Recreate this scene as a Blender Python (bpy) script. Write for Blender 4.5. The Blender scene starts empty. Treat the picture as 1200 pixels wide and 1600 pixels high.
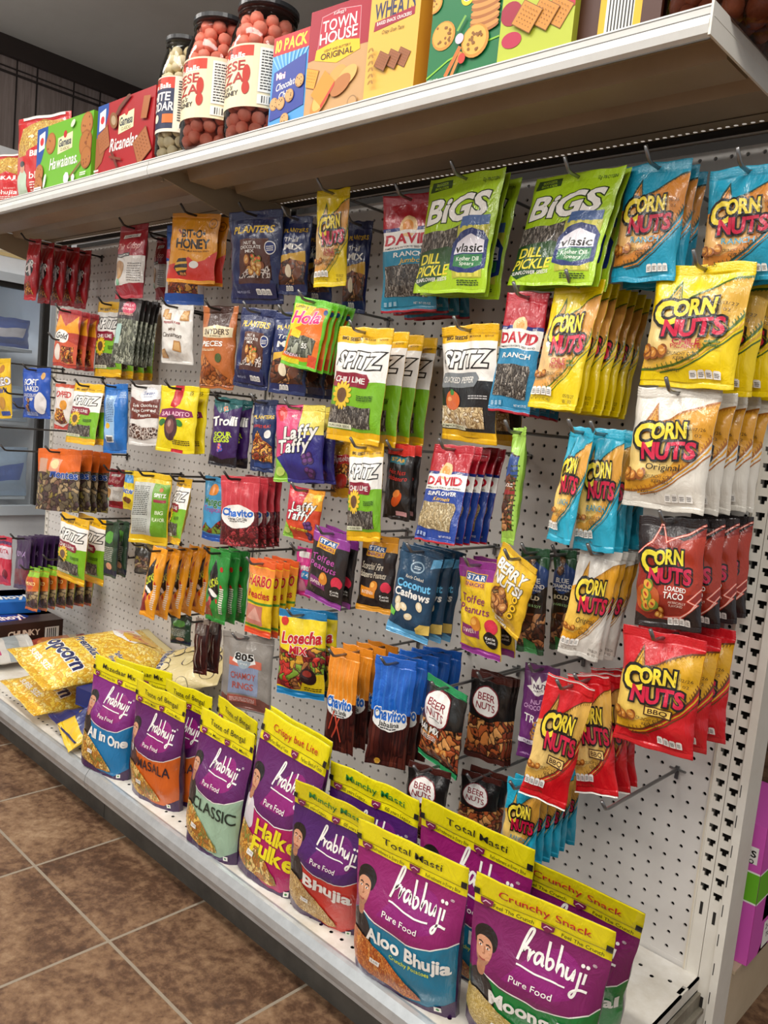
import bpy, bmesh, math, random
from mathutils import Vector, Matrix, noise
from mathutils.geometry import tessellate_polygon
S = bpy.context.scene
COL = S.collection
random.seed(7)
# ------------------------------------------------------------------ camera
CAM = (0.4614, -1.3226, 0.8280)
MROT = ((0.72045, 0.68657, 0.09785), (-0.14603, 0.01226, 0.98920), (-0.67796, 0.72696, -0.10909))   # right, up, forward
cd = bpy.data.cameras.new('camera'); cam = bpy.data.objects.new('camera', cd); COL.objects.link(cam)
cd.sensor_fit = 'HORIZONTAL'; cd.sensor_width = 36.0; cd.lens = 1280 / 1200 * 36; cd.clip_start = .02
r_, u_, f_ = [Vector(v) for v in MROT]
cam.matrix_world = Matrix(((r_.x, u_.x, -f_.x, CAM[0]), (r_.y, u_.y, -f_.y, CAM[1]), (r_.z, u_.z, -f_.z, CAM[2]), (0, 0, 0, 1)))
S.camera = cam
# ------------------------------------------------------------------ world, lamps, exposure
FLOOR, CEIL = -0.15, 2.50
W = bpy.data.worlds.new('world'); S.world = W; W.use_nodes = True
W.node_tree.nodes['Background'].inputs[0].default_value = (.93, .96, 1, 1)
W.node_tree.nodes['Background'].inputs[1].default_value = .45
S.view_settings.view_transform = 'Standard'; S.view_settings.look = 'None'
S.view_settings.exposure = -0.1; S.view_settings.gamma = 1.0
S.cycles.max_bounces = 6; S.cycles.transparent_max_bounces = 12
LAMPS = [(x, y) for y in (-1.35, -2.9, -4.6) for x in (-2.5, -.75, 1.0)]  # two farther rows are unseen extras, added for streak highlights on the bags
LAMP_W = 27.0
# ------------------------------------------------------------------ materials
def lin(h):
    h = h.lstrip('#'); r = []
    for i in (0, 2, 4):
        c = int(h[i:i+2], 16) / 255; r.append(c / 12.92 if c <= .04045 else ((c + .055) / 1.055) ** 2.4)
    return (*r, 1)
MC = {}
def nodes(name):
    m = bpy.data.materials.new(name); m.use_nodes = True
    return m, m.node_tree, m.node_tree.nodes['Principled BSDF']
def N(t, kind, **kw):
    n = t.nodes.new(kind)
    for k, v in kw.items():
        if k in n.inputs: n.inputs[k].default_value = v
        else: setattr(n, k, v)
    return n
def film(h):
    """glossy printed plastic film with fine crinkles"""
    k = 'film_' + h
    if k in MC: return MC[k]
    m, t, b = nodes(k); c = lin(h)
    b.inputs['Base Color'].default_value = c; b.inputs['Roughness'].default_value = .34
    b.inputs['Coat Weight'].default_value = .6; b.inputs['Coat Roughness'].default_value = .05
    tc = N(t, 'ShaderNodeTexCoord'); mp = N(t, 'ShaderNodeMapping'); mp.inputs['Scale'].default_value = (1, 1, .45)
    n = N(t, 'ShaderNodeTexNoise', Scale=42.0, Detail=4.0, Roughness=.6, Distortion=.8)
    bp = N(t, 'ShaderNodeBump', Strength=.52, Distance=.006)
    L = t.links.new
    L(tc.outputs['Object'], mp.inputs[0]); L(mp.outputs[0], n.inputs['Vector']); L(n.outputs[0], bp.inputs['Height'])
    L(bp.outputs[0], b.inputs['Normal']); L(bp.outputs[0], b.inputs['Coat Normal'])
    MC[k] = m; return m
def plain(name, h, rough=.5, metal=0., nz=0., sc=30., bump=0., h2=None, spec=.5):
    if name in MC: return MC[name]
    m, t, b = nodes(name); L = t.links.new
    b.inputs['Base Color'].default_value = lin(h); b.inputs['Roughness'].default_value = rough; b.inputs['Metallic'].default_value = metal
    b.inputs['Specular IOR Level'].default_value = spec
    tc = N(t, 'ShaderNodeTexCoord'); n = N(t, 'ShaderNodeTexNoise', Scale=sc, Detail=5.0, Roughness=.65)
    L(tc.outputs['Object'], n.inputs['Vector'])
    if h2:
        cr = N(t, 'ShaderNodeValToRGB'); cr.color_ramp.elements[0].position = .5 - nz; cr.color_ramp.elements[1].position = .5 + nz
        cr.color_ramp.elements[0].color = lin(h2); cr.color_ramp.elements[1].color = lin(h)
        L(n.outputs[0], cr.inputs[0]); L(cr.outputs[0], b.inputs['Base Color'])
    if bump:
        bp = N(t, 'ShaderNodeBump', Strength=bump, Distance=.004); L(n.outputs[0], bp.inputs['Height']); L(bp.outputs[0], b.inputs['Normal'])
    MC[name] = m; return m
def food(name, cols, scale, stretch=(1, 1, 1), rot=0., edge='1a0f08', rnd=1., rough=.4):
    """heap of pieces: cells coloured at random with dark gaps between"""
    if name in MC: return MC[name]
    m, t, b = nodes(name); L = t.links.new
    tc = N(t, 'ShaderNodeTexCoord'); mp = N(t, 'ShaderNodeMapping'); mp.inputs['Scale'].default_value = stretch; mp.inputs['Rotation'].default_value = (0, rot, 0)
    L(tc.outputs['Object'], mp.inputs[0])
    nz = N(t, 'ShaderNodeTexNoise', Scale=scale * .5, Detail=2.0); L(mp.outputs[0], nz.inputs['Vector'])
    mx = N(t, 'ShaderNodeMix', data_type='VECTOR'); mx.inputs[0].default_value = .04
    L(mp.outputs[0], mx.inputs[4]); L(nz.outputs['Color'], mx.inputs[5])
    v = N(t, 'ShaderNodeTexVoronoi', Scale=scale, Randomness=rnd); L(mx.outputs[1], v.inputs['Vector'])
    v2 = N(t, 'ShaderNodeTexVoronoi', feature='DISTANCE_TO_EDGE', Scale=scale, Randomness=rnd); L(mx.outputs[1], v2.inputs['Vector'])
    cr = N(t, 'ShaderNodeValToRGB'); cr.color_ramp.interpolation = 'CONSTANT'
    for i, h in enumerate(cols):
        e = cr.color_ramp.elements[i] if i < 2 else cr.color_ramp.elements.new(i / len(cols))
        e.position = i / len(cols); e.color = lin(h)
    sp = N(t, 'ShaderNodeSeparateColor'); L(v.outputs['Color'], sp.inputs[0]); L(sp.outputs[0], cr.inputs[0])
    er = N(t, 'ShaderNodeValToRGB'); er.color_ramp.elements[0].position = .02; er.color_ramp.elements[1].position = .14
    L(v2.outputs['Distance'], er.inputs[0])
    mc = N(t, 'ShaderNodeMix', data_type='RGBA'); mc.inputs[6].default_value = lin(edge)
    L(er.outputs[0], mc.inputs[0]); L(cr.outputs[0], mc.inputs[7]); L(mc.outputs[2], b.inputs['Base Color'])
    bp = N(t, 'ShaderNodeBump', Strength=.5, Distance=.004); L(v2.outputs['Distance'], bp.inputs['Height']); L(bp.outputs[0], b.inputs['Normal'])
    b.inputs['Roughness'].default_value = rough; b.inputs['Coat Weight'].default_value = .3
    MC[name] = m; return m
food('nuts', ['c98a4a', 'a8642c', 'd9a765', '7a431c', 'e3b878'], 85)
food('darknuts', ['6b3a22', '8a4a26', '4e2817', 'a8683c', 'c48a58'], 75)
food('barmix', ['b0562a', 'c97a3c', '8a3a1e', 'd99a58', '6b2c16'], 80, (1, 1, .8))
food('seeds', ['6e665c', '8d857a', '4c4640', 'b5aca0', '5d564e'], 170, (1, 1, .38), .5)
food('kernels', ['c9b48a', 'b39c70', 'd8c8a2', 'a08a60'], 170, (1, 1, .5), .4, '7a6a48')
food('pumpkin', ['ecdcb8', 'e2cb9c', 'f2e6cb', 'd4b98a'], 115, (1, 1, .75), .5, '8a6a3c')
food('noodles', ['ea9044', 'd87428', 'f4a850', 'c4601e'], 250, (1, 1, .25), .8, '9a4414')
food('noodles_pale', ['ecca84', 'dcb468', 'f4daa0', 'c89c54'], 230, (1, 1, .25), .9, '9a6a2c')
food('mixture', ['ecc05c', 'dca040', 'f2d488', 'c07a2c', '8a8a3c'], 130, (1, 1, .6), .6, '96601e')
food('lentils', ['e8cf80', 'd8b85c', 'f0dca0', 'c0a048'], 230, edge='a8883c')
food('popcorn', ['f4d654', 'ecc038', 'f8e690', 'e0aa28', 'f6dc68'], 95, edge='d09c28')
food('pretzel', ['b5642c', '9a4e1e', 'c97a3c', 'd08a50'], 85, (1, 1, .6), .6, '5a2a10')
food('gummyred', ['7a1a22', '9a2830', '5c1018', 'b03a40'], 90, edge='3a080c')
food('gummymix', ['c8342a', 'd8a030', '7a9a30', '8a2a22', 'a86a3a'], 75, edge='3a1410')
food('choco', ['3a1f16', '2c1610', '4a2a1e', '5c3a2a'], 95, edge='e8dcd2')
food('sticks', ['4a1c14', '5c261a', '3a140e', '6b3020'], 90, (1, 1, .06), 0, '2a0c08')
food('wrapped', ['7a5a4a', '8a7a3c', '6a5e4a', 'a8906a', '4e3a3a'], 60, edge='2c221e')
food('clearseed', ['8a8c78', '6e7260', 'a5a894', '545848'], 110, (1, 1, .4), .3, '2e3026')
food('spicy', ['d8862c', 'b5541e', 'e8a84c', '8a3414'], 95)
food('bhujia', ['e8c04c', 'd0a030', 'f2d878', 'b88420'], 220, (1, 1, .5), .5, '9a6a14')
def card(h):
    """printed carton board or paper label"""
    return plain('card_' + h, h, .42, 0, .1, 40, .01, None, .4)
def mat(c, paper=False):
    if c in MC: return MC[c]
    return card(c) if paper else film(c)
def clear_plastic():
    m = bpy.data.materials.new('clear_plastic'); m.use_nodes = True; t = m.node_tree; t.nodes.clear(); L = t.links.new
    o = N(t, 'ShaderNodeOutputMaterial'); mx = N(t, 'ShaderNodeMixShader'); tr = N(t, 'ShaderNodeBsdfTransparent'); gl = N(t, 'ShaderNodeBsdfGlossy', Roughness=.06)
    lw = N(t, 'ShaderNodeLayerWeight', Blend=.25); tr.inputs[0].default_value = (.95, .95, .95, 1)
    L(lw.outputs['Fresnel'], mx.inputs[0]); L(tr.outputs[0], mx.inputs[1]); L(gl.outputs[0], mx.inputs[2]); L(mx.outputs[0], o.inputs[0])
    MC['clear'] = m
clear_plastic()
# ------------------------------------------------------------------ object helpers
def link(name, me, parent=None):
    o = bpy.data.objects.new(name, me); COL.objects.link(o)
    if parent: o.parent = parent
    return o
def tag(o, label=None, cat=None, group=None, kind=None):
    for k, v in (('label', label), ('category', cat), ('group', group), ('kind', kind)):
        if v: o[k] = v
    return o
def thing(name, loc, label, cat, group=None, rz=0):
    o = link(name, None); o.location = loc; o.rotation_euler = (0, 0, rz); return tag(o, label, cat, group)
def pydata(name, vs, fs, mats, mi=None, smooth=False):
    me = bpy.data.meshes.new(name); me.from_pydata(vs, [], fs)
    for m in mats: me.materials.append(m)
    if mi: me.polygons.foreach_set('material_index', mi)
    if smooth: me.polygons.foreach_set('use_smooth', [True] * len(fs))
    me.update(); return me
class MB:
    """collects boxes, prisms and tubes into one mesh"""
    def __init__(s): s.v = []; s.f = []; s.m = []
    def add(s, vs, fs, m=0):
        o = len(s.v); s.v += [tuple(v) for v in vs]; s.f += [[i + o for i in f] for f in fs]; s.m += [m] * len(fs); return s
    def box(s, x0, y0, z0, x1, y1, z1, m=0):
        vs = [(x, y, z) for x in (x0, x1) for y in (y0, y1) for z in (z0, z1)]
        return s.add(vs, [(0, 1, 3, 2), (4, 6, 7, 5), (0, 4, 5, 1), (2, 3, 7, 6), (0, 2, 6, 4), (1, 5, 7, 3)], m)
    def prism(s, pts, x0, x1, m=0, axis=0):
        """extrude a (y,z) outline along x (axis 0) or an (x,z) outline along y (axis 1)"""
        n = len(pts); mk = (lambda a, p: (a, p[0], p[1])) if axis == 0 else (lambda a, p: (p[0], a, p[1]))
        vs = [mk(x0, p) for p in pts] + [mk(x1, p) for p in pts]
        return s.add(vs, [list(range(n))[::-1], list(range(n, 2 * n))] + [(i, (i + 1) % n, n + (i + 1) % n, n + i) for i in range(n)], m)
    def tube(s, pts, r, m=0, k=8):
        pts = [Vector(p) for p in pts]; vs = []; fs = []
        for i, p in enumerate(pts):
            d = (pts[min(i + 1, len(pts) - 1)] - pts[max(i - 1, 0)]).normalized()
            a = d.orthogonal().normalized() if i == 0 else (a - d * a.dot(d)).normalized()
            b = d.cross(a)
            vs += [p + (a * math.cos(6.28318 * j / k) + b * math.sin(6.28318 * j / k)) * r for j in range(k)]
        for i in range(len(pts) - 1):
            fs += [(i * k + j, i * k + (j + 1) % k, (i + 1) * k + (j + 1) % k, (i + 1) * k + j) for j in range(k)]
        fs += [list(range(k))[::-1], [(len(pts) - 1) * k + j for j in range(k)]]
        return s.add(vs, fs, m)
    def lathe(s, prof, n=40, m=0):
        vs = [(r * math.cos(6.283185 * j / n), r * math.sin(6.283185 * j / n), z) for r, z in prof for j in range(n)]
        fs = [(i * n + j, i * n + (j + 1) % n, (i + 1) * n + (j + 1) % n, (i + 1) * n + j) for i in range(len(prof) - 1) for j in range(n)]
        return s.add(vs, fs, m)
    def build(s, name, mats, parent=None, smooth=False, bevel=0):
        me = pydata(name, s.v, s.f, mats if isinstance(mats, list) else [mats], s.m, smooth)
        o = link(name, me, parent)
        if bevel:
            b = o.modifiers.new('b', 'BEVEL'); b.width = bevel; b.segments = 2; b.limit_method = 'ANGLE'
        return o
# ------------------------------------------------------------------ lettering (flat glyphs measured once)
GL = {}; BOLD = .62
def glyph(ch, b):
    k = (ch, b)
    if k in GL: return GL[k]
    if ch == ' ': GL[k] = ([], [], 0, .3); return GL[k]
    cu = bpy.data.curves.new('g', 'FONT'); cu.body = ch; cu.resolution_u = 3; cu.offset = b
    o = bpy.data.objects.new('g', cu); me = o.to_mesh()
    vs = [(v.co.x, v.co.y) for v in me.vertices]; me.calc_loop_triangles(); ts = [tuple(t.vertices) for t in me.loop_triangles]
    o.to_mesh_clear(); bpy.data.objects.remove(o); bpy.data.curves.remove(cu)
    xs = [v[0] for v in vs] or [0]
    GL[k] = (vs, ts, min(xs), max(xs)); return GL[k]
def layout(s, b, gap=.09):
    x = 0; out = []
    for ch in s:
        v0, t0, x0, x1 = glyph(ch, 0.0)
        vs, ts, _, _ = glyph(ch, b)
        out.append(([(p[0] - x0 + x, p[1]) for p in vs], ts)); x += x1 - x0 + (gap if ch != ' ' else 0)
    return out, max(x - gap, .01)
def chaikin(p, n=2):
    for _ in range(n):
        q = [p[0]]
        for a, b in zip(p, p[1:]): q += [(a[0] * .75 + b[0] * .25, a[1] * .75 + b[1] * .25), (a[0] * .25 + b[0] * .75, a[1] * .25 + b[1] * .75)]
        p = q + [p[-1]]
    return p
def clipaxis(p, ax, lim, sgn):
    out = []; n = len(p)
    for i in range(n):
        a, b = p[i], p[(i + 1) % n]; da = (a[ax] - lim) * sgn; db = (b[ax] - lim) * sgn
        if da >= 0: out.append(a)
        if (da > 0 and db < 0) or (da < 0 and db > 0):
            t = da / (da - db); out.append((a[0] + (b[0] - a[0]) * t, a[1] + (b[1] - a[1]) * t))
    return out
def clipdiag(p, ua, va, du, dv, sg):
    out = []; n = len(p); f = lambda q: (1 - (q[0] - ua) / du - (q[1] - va) / dv) * sg
    for i in range(n):
        a, b = p[i], p[(i + 1) % n]; da, db = f(a), f(b)
        if da >= -1e-9: out.append(a)
        if (da > 1e-9 and db < -1e-9) or (da < -1e-9 and db > 1e-9):
            t = da / (da - db); out.append((a[0] + (b[0] - a[0]) * t, a[1] + (b[1] - a[1]) * t))
    return out
def sm(a, b, x):
    t = min(1, max(0, (x - a) / (b - a))); return t * t * (3 - 2 * t)
class Pack:
    """a bag, pouch, box or wrapped label: a surface grid plus printed shapes that follow it; u 0..1 across, v 0..1 up"""
    def __init__(s, w, h, t, style='bag', seed=0, st=.09, sb=.05, hole=True, r=0):
        s.w, s.h, s.t, s.style, s.seed, s.st, s.sb, s.r = w, h, t, style, seed, st, sb, r
        s.th = {}; s.layer = 0; s.parts = {}; s.cur = None; s.alias = {}
        if style == 'box': s.us = [0, 1]; s.vs = [0, 1]
        elif style == 'cyl': s.us = [i / 40 for i in range(41)]; s.vs = [0, 1]
        else:
            n = 16; hw = .004 / w
            s.us = [i / n * (.5 - hw) / .5 for i in range(n // 2)]; s.us += [.5 - hw, .5 + hw] + [1 - x for x in s.us[::-1]]
            k = 6; s.vs = [i / k * sb for i in range(k)] if sb else []
            s.vs += [sb + (1 - st - sb) * i / 20 for i in range(20)] + [1 - st + st * i / 8 for i in range(9)]
        nu, nv = len(s.us), len(s.vs); s.hole = None
        if hole and style in ('bag', 'pouch') and st: s.hole = (nu // 2 - 1, nv - 5)
        s.F = [[s.pos(u, v) for v in s.vs] for u in s.us]
        s.B = [[(p[0], p[1] + s.th.get((s.us[i], s.vs[j]), 0), p[2]) for j, p in enumerate(c)] for i, c in enumerate(s.F)]
    def pos(s, u, v):
        x = (u - .5) * s.w; z = (v - 1) * s.h
        if s.style == 'box': return (x, 0, z)
        if s.style == 'cyl':
            a = (u - .5) * s.w / s.r; return (s.r * math.sin(a), -s.r * math.cos(a), z)
        if s.style == 'pouch':
            g = sm(1 - s.st, .45, v) * (.75 + .25 * sm(0, .2, v)); e = max(0, 1 - abs(2 * u - 1) ** 3.6) ** .6; d = s.t / 2 * g * (.25 + .75 * e) if g > 0 else 0
            x *= 1 - .05 * g - .07 * sm(.1, 0, v) * 0; body = g
            z += .012 * sm(.12, 0, v) * abs(2 * u - 1) ** 2 * 0
        else:
            g = sm(s.sb, s.sb + .2, v) * sm(1 - s.st, 1 - s.st - .24, v) ; g = g ** .75
            e = max(0, 1 - abs(2 * u - 1) ** 3.4) ** .7; d = s.t * .33 * g * e; x *= 1 - .04 * g; body = g
        q = s.seed * 3.7
        wr = noise.noise(Vector((u * 5 + q, v * 6, q))) * .0032 + noise.noise(Vector((u * 13, v * 9 + q, q))) * .0022
        wr += .0022 * math.sin(u * 23 + q + 3 * noise.noise(Vector((u * 3, v * 3, q)))) * sm(.45, .9, v) * (body > .02)
        d += wr * min(1, .25 + body * 1.4) * (1 if 0 < u < 1 else .3)
        if v > 1 - s.st + .001 or v < s.sb - .001:      # crimped seals
            i = round((v - (1 - s.st)) / s.st * 8) if v > .5 else round(v / s.sb * 6)
            d += .0007 * (-1) ** i + .004 * noise.noise(Vector((u * 3 + q, v, q)))
        x += .0025 * noise.noise(Vector((q, v * 7, u * 2)))
        s.th[(u, v)] = (s.t * g * (.2 + .8 * e) * .93 if s.style == 'pouch' else s.t * .72 * g * e) + .0009
        return (x, -d - .0006, z + .003 * noise.noise(Vector((u * 4, q, v))))
    def part(s, i, j):
        if s.cur: return s.cur
        if s.style in ('box', 'cyl'): return ''
        vm = (s.vs[j] + s.vs[j + 1]) / 2
        if s.style == 'pouch': return 'header' if vm > s.hd else ''
        return 'top_seal' if vm > 1 - s.st else 'bottom_seal' if vm < s.sb else ''
    hd = .81
    def face(s, part, pts, c):
        p = s.parts.setdefault(part, ([], [], [], []))
        if c not in p[3]: p[3].append(c)
        o = len(p[0]); p[0].extend(pts); p[1].append(tuple(range(o, o + len(pts)))); p[2].append(p[3].index(c))
    def at(s, i, j, u, v, off):
        a = (u - s.us[i]) / (s.us[i + 1] - s.us[i]); b = (v - s.vs[j]) / (s.vs[j + 1] - s.vs[j])
        p, q, r, t = s.F[i][j], s.F[i + 1][j], s.F[i][j + 1], s.F[i + 1][j + 1]
        if s.style in ('box', 'cyl'): x, y, z = [(p[k] * (1 - a) + q[k] * a) * (1 - b) + (r[k] * (1 - a) + t[k] * a) * b for k in (0, 1, 2)]
        elif a + b <= 1: x, y, z = [p[k] + a * (q[k] - p[k]) + b * (r[k] - p[k]) for k in (0, 1, 2)]
        else: x, y, z = [t[k] + (1 - a) * (r[k] - t[k]) + (1 - b) * (q[k] - t[k]) for k in (0, 1, 2)]
        if s.style == 'cyl': f = 1 + off / s.r; return (x * f, y * f, z)
        return (x, y - off, z)
    def poly(s, pts, c):
        off = .00014 + s.layer * .00006; flat = s.style in ('box', 'cyl')
        p = list(pts)
        if sum(p[k - 1][0] * p[k][1] - p[k][0] * p[k - 1][1] for k in range(len(p))) < 0: p = p[::-1]
        us = [a for a, _ in p]; vs = [b for _, b in p]; u0, u1, v0, v1 = min(us), max(us), min(vs), max(vs)
        for i in range(len(s.us) - 1):
            if s.us[i + 1] <= u0 or s.us[i] >= u1: continue
            q = p
            if u0 < s.us[i]: q = clipaxis(q, 0, s.us[i], 1)
            if u1 > s.us[i + 1]: q = clipaxis(q, 0, s.us[i + 1], -1)
            if len(q) < 3: continue
            for j in range(len(s.vs) - 1):
                if s.vs[j + 1] <= v0 or s.vs[j] >= v1 or (i, j) == s.hole: continue
                r = q
                if v0 < s.vs[j]: r = clipaxis(r, 1, s.vs[j], 1)
                if v1 > s.vs[j + 1]: r = clipaxis(r, 1, s.vs[j + 1], -1)
                if len(r) < 3: continue
                if flat: s.face(s.part(i, j), [s.at(i, j, a, b, off) for a, b in r], c); continue
                ua, va, du, dv = s.us[i], s.vs[j], s.us[i + 1] - s.us[i], s.vs[j + 1] - s.vs[j]
                for sg in (1, -1):                                            # the two triangles of the cell
                    g = clipdiag(r, ua, va, du, dv, sg)
                    if len(g) > 2: s.face(s.part(i, j), [s.at(i, j, a, b, off) for a, b in g], c)
    # ---- printing
    def up(s): s.layer += 1
    def R(s, u0, v0, u1, v1, c): s.up(); s.poly([(u0, v0), (u1, v0), (u1, v1), (u0, v1)], c)
    def P(s, pts, c, smooth=0):
        s.up()
        if smooth: pts = chaikin(list(pts) + [pts[0]], smooth)[:-1]
        for t in tessellate_polygon([[Vector((a, b * s.h / s.w, 0)) for a, b in pts]]): s.poly([pts[k] for k in t], c)
    def E(s, u, v, ru, rv, c, rot=0, n=20, up=True):
        if up: s.up()
        k = s.w / s.h; cr, sr = math.cos(rot), math.sin(rot); pts = []
        for i in range(n):
            a = ru * math.cos(6.28318 * i / n); b = rv * math.sin(6.28318 * i / n); pts.append((u + a * cr - b * sr, v + (a * sr + b * cr) * k))
        s.poly(pts, c)
    def S(s, pts, wid, c, smooth=0, closed=False):
        """ribbon of the given width (fraction of pack width)"""
        s.up(); k = s.h / s.w; p = chaikin(pts, smooth) if smooth else list(pts)
        if closed: p.append(p[0])
        q = [(a, b * k) for a, b in p]; n = len(q); nn = []
        for a, b in zip(q, q[1:]): l = math.hypot(b[0] - a[0], b[1] - a[1]) or 1e-6; nn.append((-(b[1] - a[1]) / l, (b[0] - a[0]) / l))
        L = []; Rr = []
        for i in range(n):
            a, b = nn[max(i - 1, 0)], nn[min(i, n - 2)]
            if closed and i in (0, n - 1): a, b = nn[-1], nn[0]
            mx, my = a[0] + b[0], a[1] + b[1]; m2 = math.hypot(mx, my) or 1e-6; f = min(1 / max(m2 / 2, .45), 2.2) * wid / 2 / m2
            L.append((q[i][0] + mx * f, (q[i][1] + my * f) / k)); Rr.append((q[i][0] - mx * f, (q[i][1] - my * f) / k))
        for i in range(n - 1): s.poly([Rr[i], Rr[i + 1], L[i + 1], L[i]], c)
    def T(s, txt, u, v, hh, c, W=None, b=.02, sh=0., rot=0., ol=None, grow=0., arc=0., al=0):
        """lettering centred on (u,v), capitals hh (fraction of height) tall, squeezed to W (fraction of width)"""
        if ol: s.T(txt, u, v, hh, ol[0], W, b + ol[1] * 1.15, sh, rot, None, grow, arc, al)
        b = round(b * BOLD, 4); s.up(); gs, tw = layout(txt, b); H = hh * s.h; sy = H / .7; sx = sy
        if W: sx = min(sx * 1.6, W * s.w / tw) if al == 0 else W * s.w / tw
        wid = tw * sx; cr, sr = math.cos(rot), math.sin(rot)
        for vs, ts in gs:
            s.layer += .12; P = []
            for x, y in vs:
                t = x / tw - .5; yy = (y / .7 - .5) * (1 + grow * 2 * t) * H + arc * H * (1 - 4 * t * t); xx = t * wid + sh * yy
                P.append((u + (xx * cr - yy * sr) / s.w, v + (xx * sr + yy * cr) / s.h))
            for t in ts: s.poly([P[i] for i in t], c)
    def lines(s, u0, v0, u1, v1, n, c, fill=.45):
        """block of tiny print"""
        s.up(); d = (v1 - v0) / n; rr = random.Random(s.seed + n)
        for i in range(n):
            a = u0
            while a < u1 - .01:
                b = min(u1, a + (u1 - u0) * rr.uniform(.08, .22)); s.poly([(a, v0 + d * i), (b, v0 + d * i), (b, v0 + d * (i + fill)), (a, v0 + d * (i + fill))], c); a = b + (u1 - u0) * .03
    def base(s, c, back=None, headc=None):
        nu, nv = len(s.us), len(s.vs); cur, s.cur = s.cur, None
        for i in range(nu - 1):
            for j in range(nv - 1):
                if (i, j) == s.hole: continue
                p = s.part(i, j); q = [s.F[i][j], s.F[i + 1][j], s.F[i + 1][j + 1], s.F[i][j + 1]]
                cc = headc if headc and p in ('header', 'top_seal') else c
                if s.style in ('box', 'cyl'): s.face(p, q, cc)
                else: s.face(p, [q[0], q[1], q[3]], cc); s.face(p, [q[1], q[2], q[3]], cc)
                if s.style in ('bag', 'pouch'): s.face(p, [s.B[i][j + 1], s.B[i + 1][j + 1], s.B[i + 1][j], s.B[i][j]], back or cc)
        if s.style in ('bag', 'pouch'):                                       # close the rim
            rim = [(i, 0) for i in range(nu)] + [(nu - 1, j) for j in range(1, nv)] + [(i, nv - 1) for i in range(nu - 2, -1, -1)] + [(0, j) for j in range(nv - 2, 0, -1)]
            for a, b in zip(rim, rim[1:] + rim[:1]):
                A, B = s.F[a[0]][a[1]], s.F[b[0]][b[1]]; j = min(a[1], b[1], nv - 2)
                s.face(s.part(0, j), [A, s.B[a[0]][a[1]], s.B[b[0]][b[1]], B], back or c)
        if s.style == 'box':
            w, h, t = s.w / 2, s.h, s.t
            for q in ([(-w, 0, -h), (-w, 0, 0), (-w, t, 0), (-w, t, -h)], [(w, 0, -h), (w, t, -h), (w, t, 0), (w, 0, 0)], [(-w, t, -h), (-w, t, 0), (w, t, 0), (w, t, -h)],
                      [(-w, 0, 0), (w, 0, 0), (w, t, 0), (-w, t, 0)], [(-w, 0, -h), (-w, t, -h), (w, t, -h), (w, 0, -h)]): s.face('', q, back or c)
        s.cur = cur; return s
    def meshes(s, name):
        out = {}
        for p, (vs, fs, mi, cs) in s.parts.items(): out[p] = pydata(p or name, vs, fs, [mat(c, s.style in ('box', 'cyl')) for c in cs], mi, s.style in ('bag', 'pouch', 'cyl') and 0)
        if s.style in ('bag', 'pouch'):
            for me in out.values():
                bm = bmesh.new(); bm.from_mesh(me); bmesh.ops.remove_doubles(bm, verts=bm.verts, dist=1e-6)
                for f in bm.faces: f.smooth = True
                bm.to_mesh(me); bm.free()
        return out
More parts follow.
